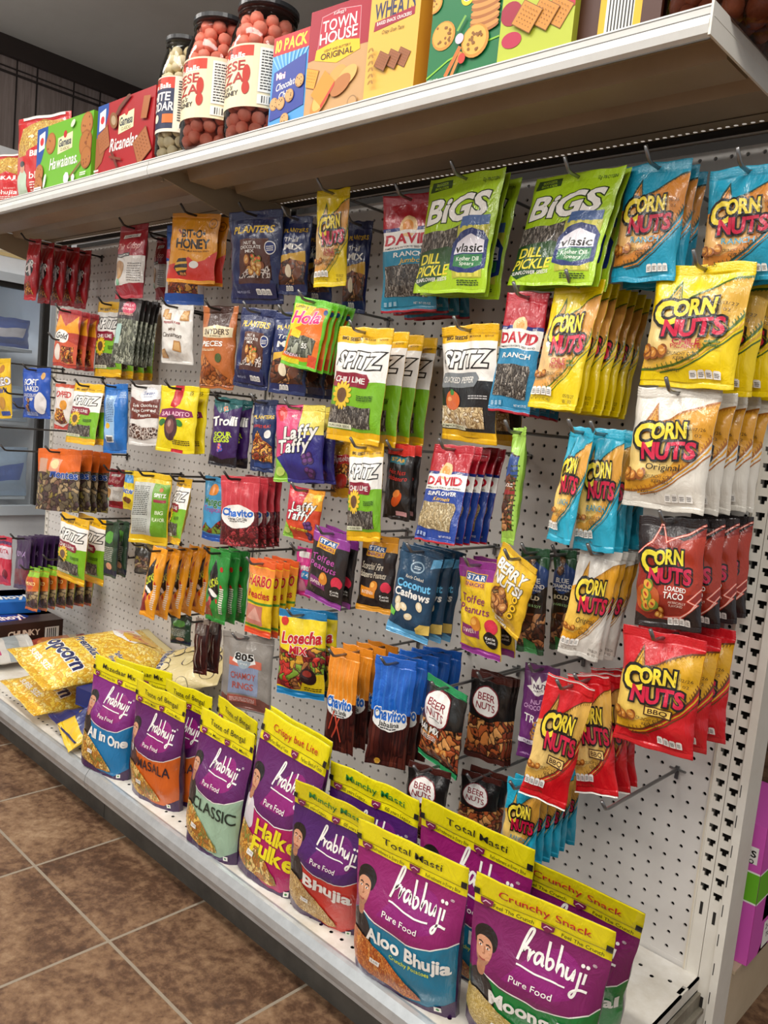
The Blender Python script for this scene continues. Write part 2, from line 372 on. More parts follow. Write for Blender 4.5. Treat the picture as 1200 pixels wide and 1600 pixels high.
PACKS=[
('cn_ranch',-0.109,-0.22,1.224,0.7,-0.7,-1.0,0.097,0.164,2,0.053, 'corn_snack_bag', 'big blue and orange ranch corn kernel bag left of its twin'),
('cn_ranch',0.017,-0.22,1.202,4.6,1.1,2.9,0.098,0.146,1,0.036, 'corn_snack_bag', 'big blue and orange ranch corn kernel bag at the top right corner'),
('cn_chile',-0.022,-0.22,1.08,-5.3,-1.1,-2.7,0.14,0.167,3,0.195, 'corn_snack_bag', 'big yellow chile corn kernel bag'),
('cn_orig',-0.036,-0.22,0.914,-1.5,0.6,-3.1,0.121,0.17,4,0.186, 'corn_snack_bag', 'big white and gold original corn kernel bag'),
('cn_taco',-0.02,-0.22,0.736,11.7,4.6,0.2,0.091,0.157,3,0.183, 'corn_snack_bag', 'black and red taco corn kernel bag with neon stripes'),
('cn_bbq',-0.01,-0.22,0.574,3.9,2.0,0.0,0.116,0.168,2,0.097, 'corn_snack_bag', 'big red and gold barbecue corn kernel bag'),
('cns_chile',-0.211,-0.22,1.066,-4.2,-1.7,-8.1,0.087,0.197,6,0.151, 'corn_snack_bag', 'slim yellow chile corn kernel bag in the long row'),
('cns_ranch',-0.161,-0.245,0.848,-17.5,0.2,-7.5,0.051,0.173,0,0.0, 'corn_snack_bag', 'twisted slim turquoise corn kernel bag overlapping its neighbour'),
('cns_ranch',-0.14,-0.22,0.849,11.6,3.3,-5.2,0.062,0.181,3,0.083, 'corn_snack_bag', 'slim turquoise ranch corn kernel bag'),
('cns_orig',-0.12,-0.22,0.673,23.1,-5.7,-1.3,0.061,0.167,3,0.062, 'corn_snack_bag', 'slim white original corn kernel bag'),
('cns_bbq',-0.128,-0.245,0.474,20.0,-6.4,-0.2,0.072,0.195,0,0.0, 'corn_snack_bag', 'slim red barbecue corn kernel bag hanging lowest at the front'),
('cns_bbq',-0.126,-0.2,0.476,13.9,11.4,-0.5,0.065,0.183,2,0.067, 'corn_snack_bag', 'slim red barbecue corn kernel bag behind the lowest one'),
('cns_ranch',-0.201,-0.22,0.282,15.1,0.6,0.4,0.058,0.143,5,0.124, 'corn_snack_bag', 'slim turquoise corn kernel bag low above the yellow pouches'),
('cns_chile',-0.785,-0.22,1.267,17.5,3.2,0.2,0.073,0.187,0,0.0, 'corn_snack_bag', 'single slim yellow corn kernel bag beneath the top shelf'),
('bigs',-0.454,-0.22,1.253,-9.7,-3.3,-1.8,0.19,0.197,2,0.04, 'seed_bag', 'lime green dill pickle seed bag left of its twin'),
('bigs',-0.236,-0.22,1.227,-13.6,-4.9,-8.3,0.188,0.172,2,0.04, 'seed_bag', 'lime green dill pickle seed bag beside the blue ranch bags'),
('david_ranch',-0.615,-0.18,1.249,16.2,2.8,4.5,0.116,0.213,3,0.096, 'seed_bag', 'large red white and teal ranch seed bag'),
('david_ranch_s',-0.302,-0.22,1.052,2.4,-2.3,-2.1,0.079,0.191,3,0.098, 'seed_bag', 'slim red white and teal ranch seed bag'),
('david_sun',-0.417,-0.22,0.8,-5.8,3.3,-12.3,0.096,0.171,4,0.093, 'seed_bag', 'red white and dark blue kernel bag'),
('spitz_lime',-0.659,-0.22,1.0,-0.1,-2.0,-0.8,0.147,0.218,3,0.129, 'seed_bag', 'yellow white and green chili lime seed bag in the middle'),
('spitz_pepper',-0.413,-0.22,1.002,-12.0,0.0,7.0,0.145,0.196,1,0.074, 'seed_bag', 'yellow white and black cracked pepper pumpkin seed bag'),
('spitz_lime',-0.628,-0.22,0.784,9.5,5.7,-2.3,0.079,0.185,0,0.0, 'seed_bag', 'single slim chili lime seed bag below the middle ones'),
('planters_nut',-1.032,-0.22,1.251,10.9,-0.0,8.6,0.153,0.195,0,0.0, 'nut_bag', 'large navy nut and chocolate mix pouch'),
('planters_trail',-0.935,-0.18,1.24,15.2,-0.9,1.5,0.077,0.163,1,0.074, 'nut_bag', 'navy trail mix pouch behind the large nut pouch'),
('planters_trail',-0.804,-0.12,1.232,13.7,-0.2,-0.2,0.059,0.187,0,0.0, 'nut_bag', 'dark navy nut pouch behind the slim yellow bag'),
('bit_honey',-1.258,-0.22,1.267,14.7,-2.7,0.6,0.15,0.16,1,0.022, 'candy_bag', 'orange honey candy bag with red bottom'),
('raisin_blue',-1.376,-0.17,1.263,16.6,-0.2,2.8,0.127,0.193,0,0.0, 'candy_bag', 'blue and white snack bag behind the orange honey candy'),
('milano',-1.571,-0.12,1.26,13.3,2.0,1.3,0.04,0.165,0,0.0, 'cookie_bag', 'dark red cookie bag half hidden behind the blue one'),
('planters_nut',-0.989,-0.22,1.042,15.3,-3.4,0.2,0.095,0.171,0,0.0, 'nut_bag', 'small navy nut and chocolate mix bag'),
('planters_trail',-0.896,-0.2,1.035,12.5,-1.1,-0.4,0.099,0.17,2,0.111, 'nut_bag', 'navy trail mix bag behind the green bagged candy'),
('snyder',-1.133,-0.22,1.051,12.2,0.6,1.2,0.105,0.186,0,0.0, 'pretzel_bag', 'orange and brown pretzel pieces bag'),
('hola',-0.813,-0.22,1.057,15.9,-9.3,-2.7,0.091,0.14,4,0.061, 'candy_bag', 'green and orange seed candy bag with pink lettering'),
('gingerman',-1.314,-0.22,1.058,5.2,-1.0,5.4,0.125,0.14,0,0.0, 'cookie_bag', 'white mini cookie bag with brown squares'),
('milano',-1.54,-0.22,1.266,7.5,1.5,-2.5,0.115,0.188,0,0.0, 'cookie_bag', 'tall red and white cookie bag hanging alone'),
('fudge',-1.432,-0.22,0.861,9.7,3.1,-2.1,0.113,0.154,0,0.0, 'nut_bag', 'white bag of dark chocolate fudge peanuts'),
('saladito',-1.274,-0.22,0.865,11.7,1.0,-2.9,0.131,0.16,1,0.026, 'candy_bag', 'bright yellow salted plum bag with red ribbon'),
('sour_eggs',-1.075,-0.22,0.846,13.0,-1.1,-1.3,0.082,0.154,1,0.025, 'candy_bag', 'black and purple sour egg candy bag'),
('planters_heat',-0.978,-0.19,0.85,11.0,1.5,-0.9,0.069,0.158,0,0.0, 'nut_bag', 'slim navy hot peanut bag beside the grape taffy'),
('taffy_grape',-0.827,-0.22,0.844,15.1,3.7,0.3,0.121,0.157,1,0.034, 'candy_bag', 'grape taffy bag in pink yellow and violet'),
('chili_peanut',-0.777,-0.14,0.78,11.5,2.2,0.9,0.052,0.118,0,0.0, 'nut_bag', 'red and yellow chili peanut bag half hidden'),
('scorch_red',-0.584,-0.17,0.788,6.5,0.1,1.3,0.063,0.143,1,0.023, 'nut_bag', 'black bag of hot peanuts with bright red top'),
('almond_green',-0.288,-0.22,0.84,-22.0,2.6,-1.6,0.038,0.187,0,0.0, 'nut_bag', 'light green almond bag turned edge on'),
('spitz_back',-1.37,-0.22,0.644,24.7,1.4,-3.6,0.114,0.181,0,0.0, 'seed_bag', 'seed bag turned round to its nutrition panel'),
('spitz_lime',-1.302,-0.17,0.639,-9.1,2.0,-8.7,0.087,0.167,0,0.0, 'seed_bag', 'green seed bag twisted sideways beside the nutrition panel'),
('spitz_lime',-1.771,-0.22,0.472,7.5,-3.3,0.5,0.139,0.193,1,0.055, 'seed_bag', 'chili lime seed bag above the cookie packages'),
('spitz_lime',-1.731,-0.22,0.852,5.7,0.3,-7.4,0.145,0.17,1,0.027, 'seed_bag', 'chili lime seed bag left of the blue turned bag'),
('spitz_lime',-1.785,-0.14,1.092,11.8,0.6,-0.9,0.118,0.214,3,0.103, 'seed_bag', 'chili lime seed bag behind the clear carded bags'),
('popped',-1.944,-0.19,0.856,10.1,0.1,0.4,0.092,0.146,0,0.0, 'chip_bag', 'white and red popped chip bag'),
('blue_back',-1.621,-0.2,0.858,13.1,5.5,-1.9,0.092,0.188,0,0.0, 'cookie_bag', 'blue bag turned round to its back label'),
('oreo',-2.369,-0.22,0.908,7.1,4.8,2.0,0.144,0.196,0,0.0, 'cookie_bag', 'yellow mini cookie bag at the left edge'),
('soft',-2.078,-0.22,0.886,11.6,2.9,1.2,0.137,0.153,0,0.0, 'cookie_bag', 'blue soft cookie bag before the cooler door'),
('cherry',-1.011,-0.22,0.677,12.0,4.5,-0.2,0.113,0.156,3,0.065, 'gummy_bag', 'red cherry gummy bag with blue lettering'),
('tropical',-1.22,-0.14,0.653,7.9,0.5,0.5,0.067,0.158,0,0.0, 'gummy_bag', 'light blue tropical gummy bag behind the cherry gummies'),
('taffy_fruit',-0.785,-0.22,0.679,13.9,-3.2,-0.6,0.087,0.107,0,0.0, 'candy_bag', 'red and yellow fruit combo taffy bag'),
('peach',-0.907,-0.22,0.507,8.3,0.1,0.3,0.077,0.165,3,0.061, 'gummy_bag', 'orange and yellow peach gummy bag'),
('pink',-0.864,-0.14,0.539,7.5,0.4,1.4,0.048,0.107,0,0.0, 'candy_bag', 'pink candy bag behind the dark toffee peanuts'),
('toffee_dark',-0.697,-0.22,0.607,3.5,-6.3,2.0,0.102,0.15,1,0.025, 'nut_bag', 'charcoal toffee peanut bag with purple top'),
('habanero',-0.614,-0.17,0.609,8.1,1.8,-2.6,0.086,0.15,0,0.0, 'nut_bag', 'orange and black habanero peanut bag'),
('coconut',-0.464,-0.22,0.614,9.4,-5.5,0.5,0.089,0.168,2,0.059, 'nut_bag', 'dark teal coconut cashew bag'),
('toffee_yellow',-0.338,-0.22,0.614,-10.3,3.3,6.0,0.102,0.162,1,0.037, 'nut_bag', 'yellow toffee peanut bag with purple top'),
('berry',-0.244,-0.245,0.642,-17.6,-16.1,2.5,0.098,0.127,0,0.0, 'nut_bag', 'tilted yellow and white berry nut bag'),
('almond_dark',-0.251,-0.19,0.65,10.0,3.1,0.2,0.049,0.173,0,0.0, 'nut_bag', 'green bold almond bag beside the tilted yellow bag'),
('almond_dark',-0.238,-0.12,0.646,11.0,3.7,0.4,0.04,0.171,0,0.0, 'nut_bag', 'green bold almond bag beside the slim white bags'),
('chamoy',-0.936,-0.22,0.335,17.9,3.2,-1.7,0.136,0.17,0,0.0, 'gummy_bag', 'clear bag of chamoy gummy rings with grey label'),
('lmix',-0.764,-0.22,0.429,17.6,3.8,-0.5,0.115,0.18,1,0.029, 'gummy_bag', 'yellow and red gummy mix bag with clear window'),
('chav_orange',-0.633,-0.22,0.382,8.5,0.8,0.8,0.074,0.205,3,0.11, 'gummy_bag', 'clear bag of candy sticks with orange top'),
('chav_blue',-0.498,-0.22,0.403,29.5,-0.6,-1.1,0.078,0.206,4,0.133, 'gummy_bag', 'clear bag of brown candy sticks with blue top'),
('beer',-0.377,-0.22,0.391,-9.1,-4.0,2.3,0.106,0.155,0,0.0, 'nut_bag', 'black bar mix nut bag with green seals'),
('beer_red',-0.342,-0.14,0.405,10.0,0.4,1.4,0.08,0.161,2,0.02, 'nut_bag', 'black bar nut bag with brown seals'),
('beer_red',-0.326,-0.16,0.23,15.1,-0.4,-0.0,0.074,0.12,1,0.024, 'nut_bag', 'low black bar nut bag behind the yellow pouches'),
('beer_red',-0.38,-0.24,0.245,17.4,-1.1,-0.3,0.079,0.134,0,0.0, 'nut_bag', 'low black bar nut bag under the green sealed bag'),
('trail',-0.243,-0.14,0.449,19.7,1.2,0.0,0.06,0.164,0,0.0, 'nut_bag', 'purple nut and chocolate trail mix bag'),
('lucas_y',-1.314,-0.22,0.462,10.6,-3.5,-6.4,0.054,0.178,4,0.143, 'candy_bag', 'orange yellow hot candy bag turned edge on'),
('lucas_g',-1.062,-0.22,0.502,3.7,-0.7,0.3,0.073,0.169,2,0.054, 'candy_bag', 'green hot candy bag beside the orange yellow ones'),
('red_chips',-2.134,-0.22,1.277,11.9,-2.9,-0.7,0.061,0.185,4,0.161, 'chip_bag', 'shiny red chip bag turned edge on'),
('puffs',-1.875,-0.22,1.059,12.5,-3.0,-1.7,0.105,0.165,2,0.055, 'chip_bag', 'red and orange cheese puff bag'),
('clear_seed',-1.535,-0.22,1.079,9.8,-2.5,-4.2,0.089,0.169,4,0.056, 'seed_bag', 'clear seed bag with printed card top'),
('orange_candy',-1.892,-0.22,0.653,15.3,3.8,-3.2,0.185,0.182,3,0.088, 'candy_bag', 'clear bag of wrapped candies with orange top'),
('milano',-1.731,-0.12,0.615,12.6,1.3,-0.1,0.062,0.113,0,0.0, 'cookie_bag', 'maroon cookie bag behind the wrapped candies'),
('butter',-1.583,-0.16,0.625,12.8,0.6,-0.4,0.048,0.106,0,0.0, 'candy_bag', 'small yellow butter candy bag'),
('red_stick',-2.244,-0.22,0.334,14.8,2.8,-1.4,0.061,0.16,0,0.0, 'candy_bag', 'pink and red candy bag at the far left'),
('purple_pack',-2.105,-0.22,0.358,1.8,5.7,-3.9,0.097,0.167,5,0.091, 'candy_bag', 'dark purple candy bag in the far left row'),
('orange_pack',-2.023,-0.22,0.274,2.2,5.4,-3.7,0.079,0.134,6,0.176, 'candy_bag', 'orange candy bag with green top in the far left row'),
('green_pack',-1.648,-0.17,0.475,1.2,2.9,-1.6,0.069,0.157,1,0.032, 'candy_bag', 'dark green candy bag beside the seed bags'),
('dark_pack',-1.559,-0.12,0.425,15.1,2.3,-1.8,0.066,0.086,0,0.0, 'candy_bag', 'dark candy bag hidden under the nutrition panel bag'),
('brown_clear',-1.112,-0.22,0.329,13.7,1.6,-0.2,0.042,0.133,1,0.036, 'gummy_bag', 'clear bag of brown candy sticks beside the chamoy rings'),
('green_pack',-1.322,-0.14,0.28,16.9,4.0,-1.2,0.068,0.078,0,0.0, 'candy_bag', 'dark green candy bag below the orange yellow ones'),
]
POUCHES=[
('p_blue', -1.156, -0.4, 0.235, 16.0, -4.6, -0.1, 0.147, 0.256, 'blue all in one savoury mix pouch, first in the front row'),
('p_masala', -0.971, -0.41, 0.234, 9.3, -3.2, 6.3, 0.152, 0.255, 'orange masala savoury pouch with purple top'),
('p_classic', -0.735, -0.41, 0.245, 5.9, -3.9, 1.2, 0.149, 0.265, 'mint green classic savoury mix pouch'),
('p_halke', -0.565, -0.39, 0.285, 7.4, -7.5, 1.7, 0.16, 0.307, 'magenta savoury pouch with large yellow lettering'),
('p_bhujia', -0.418, -0.43, 0.226, 12.9, -7.0, 14.4, 0.153, 0.255, 'red savoury noodle pouch with purple top in the front row'),
('p_aloo', -0.251, -0.43, 0.225, 7.8, -0.6, 7.6, 0.194, 0.247, 'teal potato noodle pouch with magenta top in the front row'),
('p_moong', -0.044, -0.4, 0.225, 13.0, -2.6, 11.6, 0.194, 0.25, 'large green lentil snack pouch nearest the shelf end, front one'),
('p_blue', -1.155, -0.34, 0.222, 13.1, 2.0, -0.1, 0.178, 0.242, 'savoury mix pouch standing behind the blue one'),
('p_masala', -0.959, -0.35, 0.231, 9.6, -1.4, 2.7, 0.141, 0.251, 'savoury pouch standing behind the orange masala one'),
('p_classic', -0.786, -0.35, 0.241, -3.5, -3.7, 3.4, 0.141, 0.262, 'savoury pouch standing behind the mint green one'),
('p_halke', -0.611, -0.34, 0.266, 1.7, -3.9, 0.1, 0.174, 0.287, 'savoury pouch standing behind the magenta one'),
('p_bhujia', -0.409, -0.35, 0.239, 7.4, -1.9, 7.2, 0.185, 0.261, 'savoury noodle pouch standing behind the red one'),
('p_aloo', -0.204, -0.34, 0.248, 6.5, -2.6, 11.0, 0.197, 0.272, 'potato noodle pouch standing behind the teal one'),
('p_moong', -0.028, -0.35, 0.234, 10.5, -6.1, 19.7, 0.198, 0.27, 'large green lentil snack pouch nearest the shelf end, rear one'),
]
# ------------------------------------------------------------------ printed designs
KINDS = {}
def kind(name, w, h, t, **kw):
    def deco(f): KINDS[name] = (w, h, t, kw, f); return f
    return deco
BK = '14110f'; WH = 'f4f1ea'; YL = 'f6dc3c'
def nutri(A, u, v, n=4, c=WH, tc='333333', s=.075):
    for i in range(n):
        x = u + i * s * 1.12
        A.P([(x, v), (x + s, v), (x + s, v + .055), (x + s * .8, v + .065), (x + s * .2, v + .065), (x, v + .055)], c)
        A.lines(x + s * .15, v + .012, x + s * .85, v + .05, 3, tc, .5)
def blobs(A, u, v, r, cs, n=5, seed=1, sx=1.):
    R = random.Random(seed)
    for i in range(n):
        a = R.uniform(0, 6.28); d = r * R.uniform(.2, 1) if i else 0; x, y = u + d * math.cos(a) * sx, v + d * math.sin(a) * A.w / A.h
        A.E(x, y, r * .55, r * .42, cs[0], R.uniform(0, 3)); A.E(x - r * .06, y + r * .05, r * .42, r * .3, cs[1], R.uniform(0, 3)); A.E(x - r * .05, y + r * .04, r * .2, r * .1, cs[2], R.uniform(0, 3))
def cornnuts(A, main, gold, gold2, line, fl, flc, small=False, date='', seam=None, box=None):
    A.base(main, main)
    up = [(0, .2), (0, .62), (.2, .66), (.42, .71), (.66, .80), (.86, .87), (1, .89), (1, .62), (.93, .5), (.8, .38), (.6, .26), (.38, .17), (.16, .13), (0, .14)]
    A.P(up, gold); A.P([(0, .3), (0, .58), (.3, .62), (.62, .68), (.78, .7), (.8, .58), (.7, .44), (.5, .3), (.25, .22), (0, .22)], gold2)
    A.P([(.17, .69), (.3, .875), (.36, .7)], line); A.P([(.2, .69), (.3, .83), (.345, .7)], gold); A.S([(.24, .69), (.3, .8), (.33, .7)], .012, line)
    edge = [(.36, .7), (.5, .735), (.66, .80), (.86, .87), (1, .89)]; A.S(edge, .022, line)
    e2 = [(1, .6), (.93, .5), (.8, .38), (.6, .26), (.38, .17), (.16, .13), (0, .13)]; A.S(e2, .022, line); A.S([(a + .07, b - .025) for a, b in e2[:-1]], .014, line); A.S([(a + .035, b - .012) for a, b in e2[:-1]], .018, gold)
    for i in range(len(e2) - 2):
        for k in range(4):
            t = k / 4; a = e2[i][0] * (1 - t) + e2[i + 1][0] * t; b = e2[i][1] * (1 - t) + e2[i + 1][1] * t; A.S([(a, b), (a - .02, b + .03)], .009, line)
    for i in range(len(edge) - 1):
        for k in range(4):
            t = k / 4; a = edge[i][0] * (1 - t) + edge[i + 1][0] * t; b = edge[i][1] * (1 - t) + edge[i + 1][1] * t; A.S([(a, b), (a - .008, b - .024)], .009, line)
    x = .445 if not small else .5; y0 = .02 if small else 0
    ln = lambda *a, **k: A.T(*a, **k)
    for pad, cc in ((.21, BK), (.06, None)):
        ln('C', x - .235, .595 + y0, .19, cc or YL, W=.24, b=pad); ln('ORN', x + .075, .64 + y0, .125, cc or YL, W=.43, b=pad, sh=.05, rot=.04)
        ln('NUTS', x + .09, .478 + y0, .13, cc or 'cf1a42', W=.64, b=pad, sh=.04, rot=.04)
    if small: nutri(A, .03, .1, 4, WH, '222222', .1)
    else: nutri(A, .56, .075, 4)
    if box: A.R(.4, .305, .76, .385, box); A.R(.42, .315, .74, .375, gold2); A.T(fl, .58, .345, .04, box, W=.26, b=.03)
    elif isinstance(fl, tuple): A.T(fl[0], .5, .365, .045, flc, W=.32, b=.03); A.T(fl[1], .5, .325, .033, flc, W=.34, b=.02); A.lines(.7, .32, .85, .38, 2, line, .6)
    else: A.T(fl, .5, .345, .05, flc, W=.44, b=.015)
    A.T('CRUNCHY CORN', .48, .265, .028, '4a3418', W=.36, b=.01); A.T('KERNELS', .5, .228, .028, '4a3418', W=.22, b=.01)
    blobs(A, .13, .26, .13, ('8a4a14', 'c8822e', 'e8b060'), 4)
    A.T('NET WT 1.7 OZ (48g)' if small else 'NET WT 4 OZ (113g)', .27, .07 if small else .135, .02, '4a3418', W=.4, b=.005)
    if date: A.T(date, .84, .66 if not small else .1, .026, '3a2a18', W=.22, b=.0); A.T('1B  02', .82, .61 if not small else .06, .024, '3a2a18', W=.18, b=.0)
    if seam: A.R(0, 0, 1, .012, seam); A.R(0, .988, 1, 1, seam)
G1, G2 = 'dfae3a', 'ecce84'
@kind('cn_ranch', .115, .175, .035)
def _(A): cornnuts(A, '1f9fc0', 'd98a34', 'e8b468', '2a4a44', 'RANCH', '2aa3c8', date='10/06/26')
@kind('cn_chile', .14, .168, .038)
def _(A): cornnuts(A, 'f0d000', G1, G2, '47681a', ('CHILE', 'PICANTE'), 'b01c30', date='03/13/27')
@kind('cn_orig', .125, .17, .038)
def _(A): cornnuts(A, 'dcd6ca', 'd99a26', 'e8c878', 'a8661e', 'Original', '2a2018', date='08/17/26')
@kind('cn_bbq', .118, .168, .036)
def _(A): cornnuts(A, 'c9141f', 'd9a41e', 'ecc860', '6a3a10', 'BBQ', '3a1a10', date='12/12/26', box='3a1a10')
@kind('cn_taco', .105, .16, .036)
def _(A):
    A.base('241a1a', '141010'); A.P([(0, .14), (0, .55), (.3, .85), (.7, .8), (1, .92), (1, .3), (.7, .08), (.2, .08)], '8e2414'); A.P([(.3, .3), (.7, .8), (1, .85), (1, .35)], 'a8321a')
    for w_, c in ((.03, 'd84a34'), (.012, 'f6c8b8')):
        A.S([(0, .66), (.25, .78), (.36, .96), (.45, .78), (.74, .86), (1, .95)], w_, c); A.S([(1, .38), (.82, .28), (.95, .24), (.7, .12), (.45, .1)], w_, c); A.S([(1, .3), (.86, .2), (.6, .06)], w_, c)
    for pad, cc in ((.21, BK), (.06, None)):
        A.T('C', .2, .605, .19, cc or 'e8d838', W=.24, b=pad); A.T('ORN', .51, .65, .125, cc or 'e8d838', W=.43, b=pad, sh=.05, rot=.04); A.T('NUTS', .52, .488, .13, cc or 'c82048', W=.64, b=pad, sh=.04, rot=.04)
    A.T('LOADED', .62, .37, .04, WH, W=.32, b=.03); A.T('TACO', .6, .31, .055, WH, W=.3, b=.03); A.T('ARTIFICIALLY', .66, .25, .022, 'f0d8c8', W=.26, b=.0); A.T('FLAVORED', .64, .22, .022, 'f0d8c8', W=.2, b=.0)
    A.E(.2, .27, .2, .2, 'b5541e'); blobs(A, .2, .28, .17, ('6a8a2c', 'e0a83c', 'b8321e'), 7, 3); blobs(A, .42, .17, .09, ('a8641e', 'e0a040', 'f0c878'), 3, 5); nutri(A, .52, .045, 4)
@kind('cns_chile', .075, .195, .018)
def _(A): cornnuts(A, 'eed000', 'e0a04a', 'e8c080', '47681a', ('CHILE', 'PICANTE'), 'b01c30', True, '05/13/27')
@kind('cns_ranch', .06, .175, .018)
def _(A): cornnuts(A, '22a6c4', 'dfa23c', 'ecc468', '2a5a50', 'RANCH', '1f8fae', True)
@kind('cns_orig', .065, .168, .018)
def _(A): cornnuts(A, 'd8d3c9', 'e0a020', 'ecc050', 'a8741e', 'Original', '2a2018', True, '09/18/26')
@kind('cns_bbq', .072, .19, .018)
def _(A): cornnuts(A, 'd0121c', 'e0b050', 'ecc878', '6a3a10', 'BBQ', '3a1a10', True, box='3a1a10', seam='f0ece4')
@kind('bigs', .185, .19, .05, st=.08, sb=.03)
def _(A):
    A.base('a9cf1c', '2c4a10'); A.P([(0, .33), (0, .52), (.35, .53), (.72, .6), (.78, .4), (.6, .34)], 'seeds')
    A.P([(0, .1), (0, .34), (.45, .4), (.62, .36), (.4, .14), (.1, .05)], '1f4a1c'); A.P([(.03, .88), (.33, .9), (.33, .97), (.05, .97)], '2a4a1a'); A.T('BIGGER', .19, .945, .022, 'a9cf1c', W=.2, b=.02); A.T('BOLDER', .19, .912, .022, 'a9cf1c', W=.2, b=.02)
    A.T('12g PROTEIN', .84, .93, .03, '2a4a1a', W=.2, b=.01)
    A.T('BiGS', .48, .715, .2, WH, W=.8, b=.055, sh=.22, rot=.05, ol=('14300f', .045))
    A.T('DILL', .22, .29, .085, 'f0e03c', W=.3, b=.03, sh=.3, rot=.06); A.T('PICKLE', .26, .19, .085, 'f0e03c', W=.48, b=.03, sh=.3, rot=.06); A.T('SUNFLOWER SEEDS', .25, .115, .03, WH, W=.46, b=.02, sh=.2, rot=.06)
    A.P([(.56, .12), (.56, .56), (.66, .6), (.9, .6), (.96, .55), (.94, .12)], 'b8b83c'); A.P([(.58, .54), (.6, .63), (.94, .63), (.95, .55)], '4a6aa0')
    for x in (.62, .7, .78, .86): A.R(x, .13, x + .05, .55, 'd8d058')
    A.P([(.52, .2), (.52, .42), (.6, .5), (.75, .53), (.9, .5), (.97, .42), (.97, .2), (.85, .16), (.65, .16)], '1c2f6e'); A.P([(.56, .32), (.58, .42), (.75, .48), (.93, .42), (.94, .32)], 'e8e4ec'); A.T('vlasic', .75, .365, .07, BK, W=.34, b=.035); A.P([(.57, .22), (.57, .31), (.93, .31), (.93, .22), (.75, .19)], '2f7a46'); A.T('Kosher Dill', .75, .275, .035, 'e8f0e0', W=.28, b=.01); A.T('Spears', .75, .235, .03, 'e8f0e0', W=.18, b=.01)
    A.lines(.62, .06, .9, .11, 3, '2a4a1a', .5)
def david(A, c2, name, slim, wide=''):
    A.base('b01226', '7a0c1a'); A.R(0, .02, 1, .53, c2); A.R(0, .53, 1, .68, WH); A.R(0, .68, 1, .72, '1f2f7a')
    A.E(.5, .72, .17, .17, 'f0c890', n=12); A.E(.5, .72, .1, .1, 'e8963c'); A.R(0, .66, 1, .69, WH)
    A.T('EST.', .12, .70, .018, WH, W=.1, b=.01); A.T('1926', .84, .70, .018, WH, W=.1, b=.01)
    A.T('DAVID', .5, .62, .085, 'c01028', W=.86, b=.05, sh=.05); A.T("AMERICA'S FAVORITE SEED BRAND", .5, .548, .016, '222222', W=.86, b=.01)
    A.T(name, .52, .475 if not wide else .49, .04, WH, W=.7, b=.03, sh=.1)
    if wide: A.T(wide, .55, .435, .04, 'f0c040', W=.4, b=.01, sh=.3)
    A.P([(.06, .14), (.06, .4), (.86, .4), (.9, .36), (.86, .12)], 'kernels' if name == 'SUNFLOWER' else 'seeds')
    nutri(A, .05, .045, 3, c2, 'd8e8f0', .08); A.T('NET WT 1.75 OZ', .76, .07, .018, WH, W=.3, b=.0)
@kind('david_ranch', .115, .21, .035)
def _(A): david(A, '1f86a6', 'RANCH', 0, 'Jumbo')
@kind('david_ranch_s', .08, .19, .022)
def _(A): david(A, '2a86b0', 'RANCH', 1)
@kind('david_sun', .092, .172, .025)
def _(A): david(A, '1c3f94', 'SUNFLOWER', 1, 'Kernels')
def spitz(A, lo, flag, name, win, cap):
    A.base('f0b90c', 'c89a0c', 'f0b90c'); A.R(0, .1, 1, .86, WH); A.R(0, .1, 1, .53, lo)
    A.T('BIG SEEDS', .28, .90, .03, BK, W=.38, b=.05); A.T('BIG FLAVOR', .62, .90, .016, BK, W=.2, b=.01); A.T('BIG FLAVOR', .86, .90, .016, '7a5a10', W=.14, b=.01)
    A.T('SPITZ', .52, .715, .135, WH, W=.78, b=.05, sh=.18, ol=(BK, .09))
    A.P([(.04, .5), (.08, .6), (.72, .6), (.78, .55), (.72, .48), (.08, .47)], flag); A.T(name, .4, .54, .05, WH, W=.6, b=.02, sh=.15)
    A.P([(0, .13), (0, .31), (.85, .31), (.85, .13)], win); A.R(.02, .11, .5, .15, 'e8e8c8'); A.T(cap, .26, .13, .02, '2a3a1a', W=.4, b=.01)
    if lo[0] != '1':
        for i in range(14): a = i * .4488; A.E(.3 + .13 * math.cos(a), .4 + .13 * math.sin(a) * A.w / A.h, .055, .028, 'e8c030', a)
        A.E(.3, .4, .095, .095, '6a4a30'); A.lines(.58, .37, .86, .42, 3, '2a4a14', .5)
    else: A.E(.3, .36, .14, .13, 'd8662a'); A.E(.25, .37, .05, .03, 'f0a060'); A.E(.3, .43, .04, .04, '3a8a3a'); A.lines(.6, .38, .92, .42, 2, 'c8c8c8', .5)
@kind('spitz_lime', .14, .2, .035)
def _(A): spitz(A, '79b51e', '8e1c34', 'CHILI LIME', 'seeds', 'SUNFLOWER SEEDS')
@kind('spitz_pepper', .13, .195, .035)
def _(A): spitz(A, '1c2024', '80868a', 'CRACKED PEPPER', 'pumpkin', 'PUMPKIN SEEDS')
@kind('spitz_back', .114, .18, .04)
def _(A):
    A.base('e8be14'); A.R(.05, .12, .6, .86, 'b8bab0'); A.R(.6, .12, .98, .86, '6a9e1e'); A.lines(.09, .4, .5, .82, 16, '4a4a46', .5); A.lines(.09, .16, .5, .36, 8, '7a7a74', .4)
    A.T('SPITZ', .79, .7, .05, WH, W=.28, b=.05); A.R(.64, .6, .94, .64, '9a2034'); A.T('BIG', .8, .46, .05, 'e8f0c8', W=.2, b=.03); A.T('FLAVOR', .79, .36, .05, 'e8f0c8', W=.3, b=.03); A.E(.79, .78, .05, .05, 'b8661e')
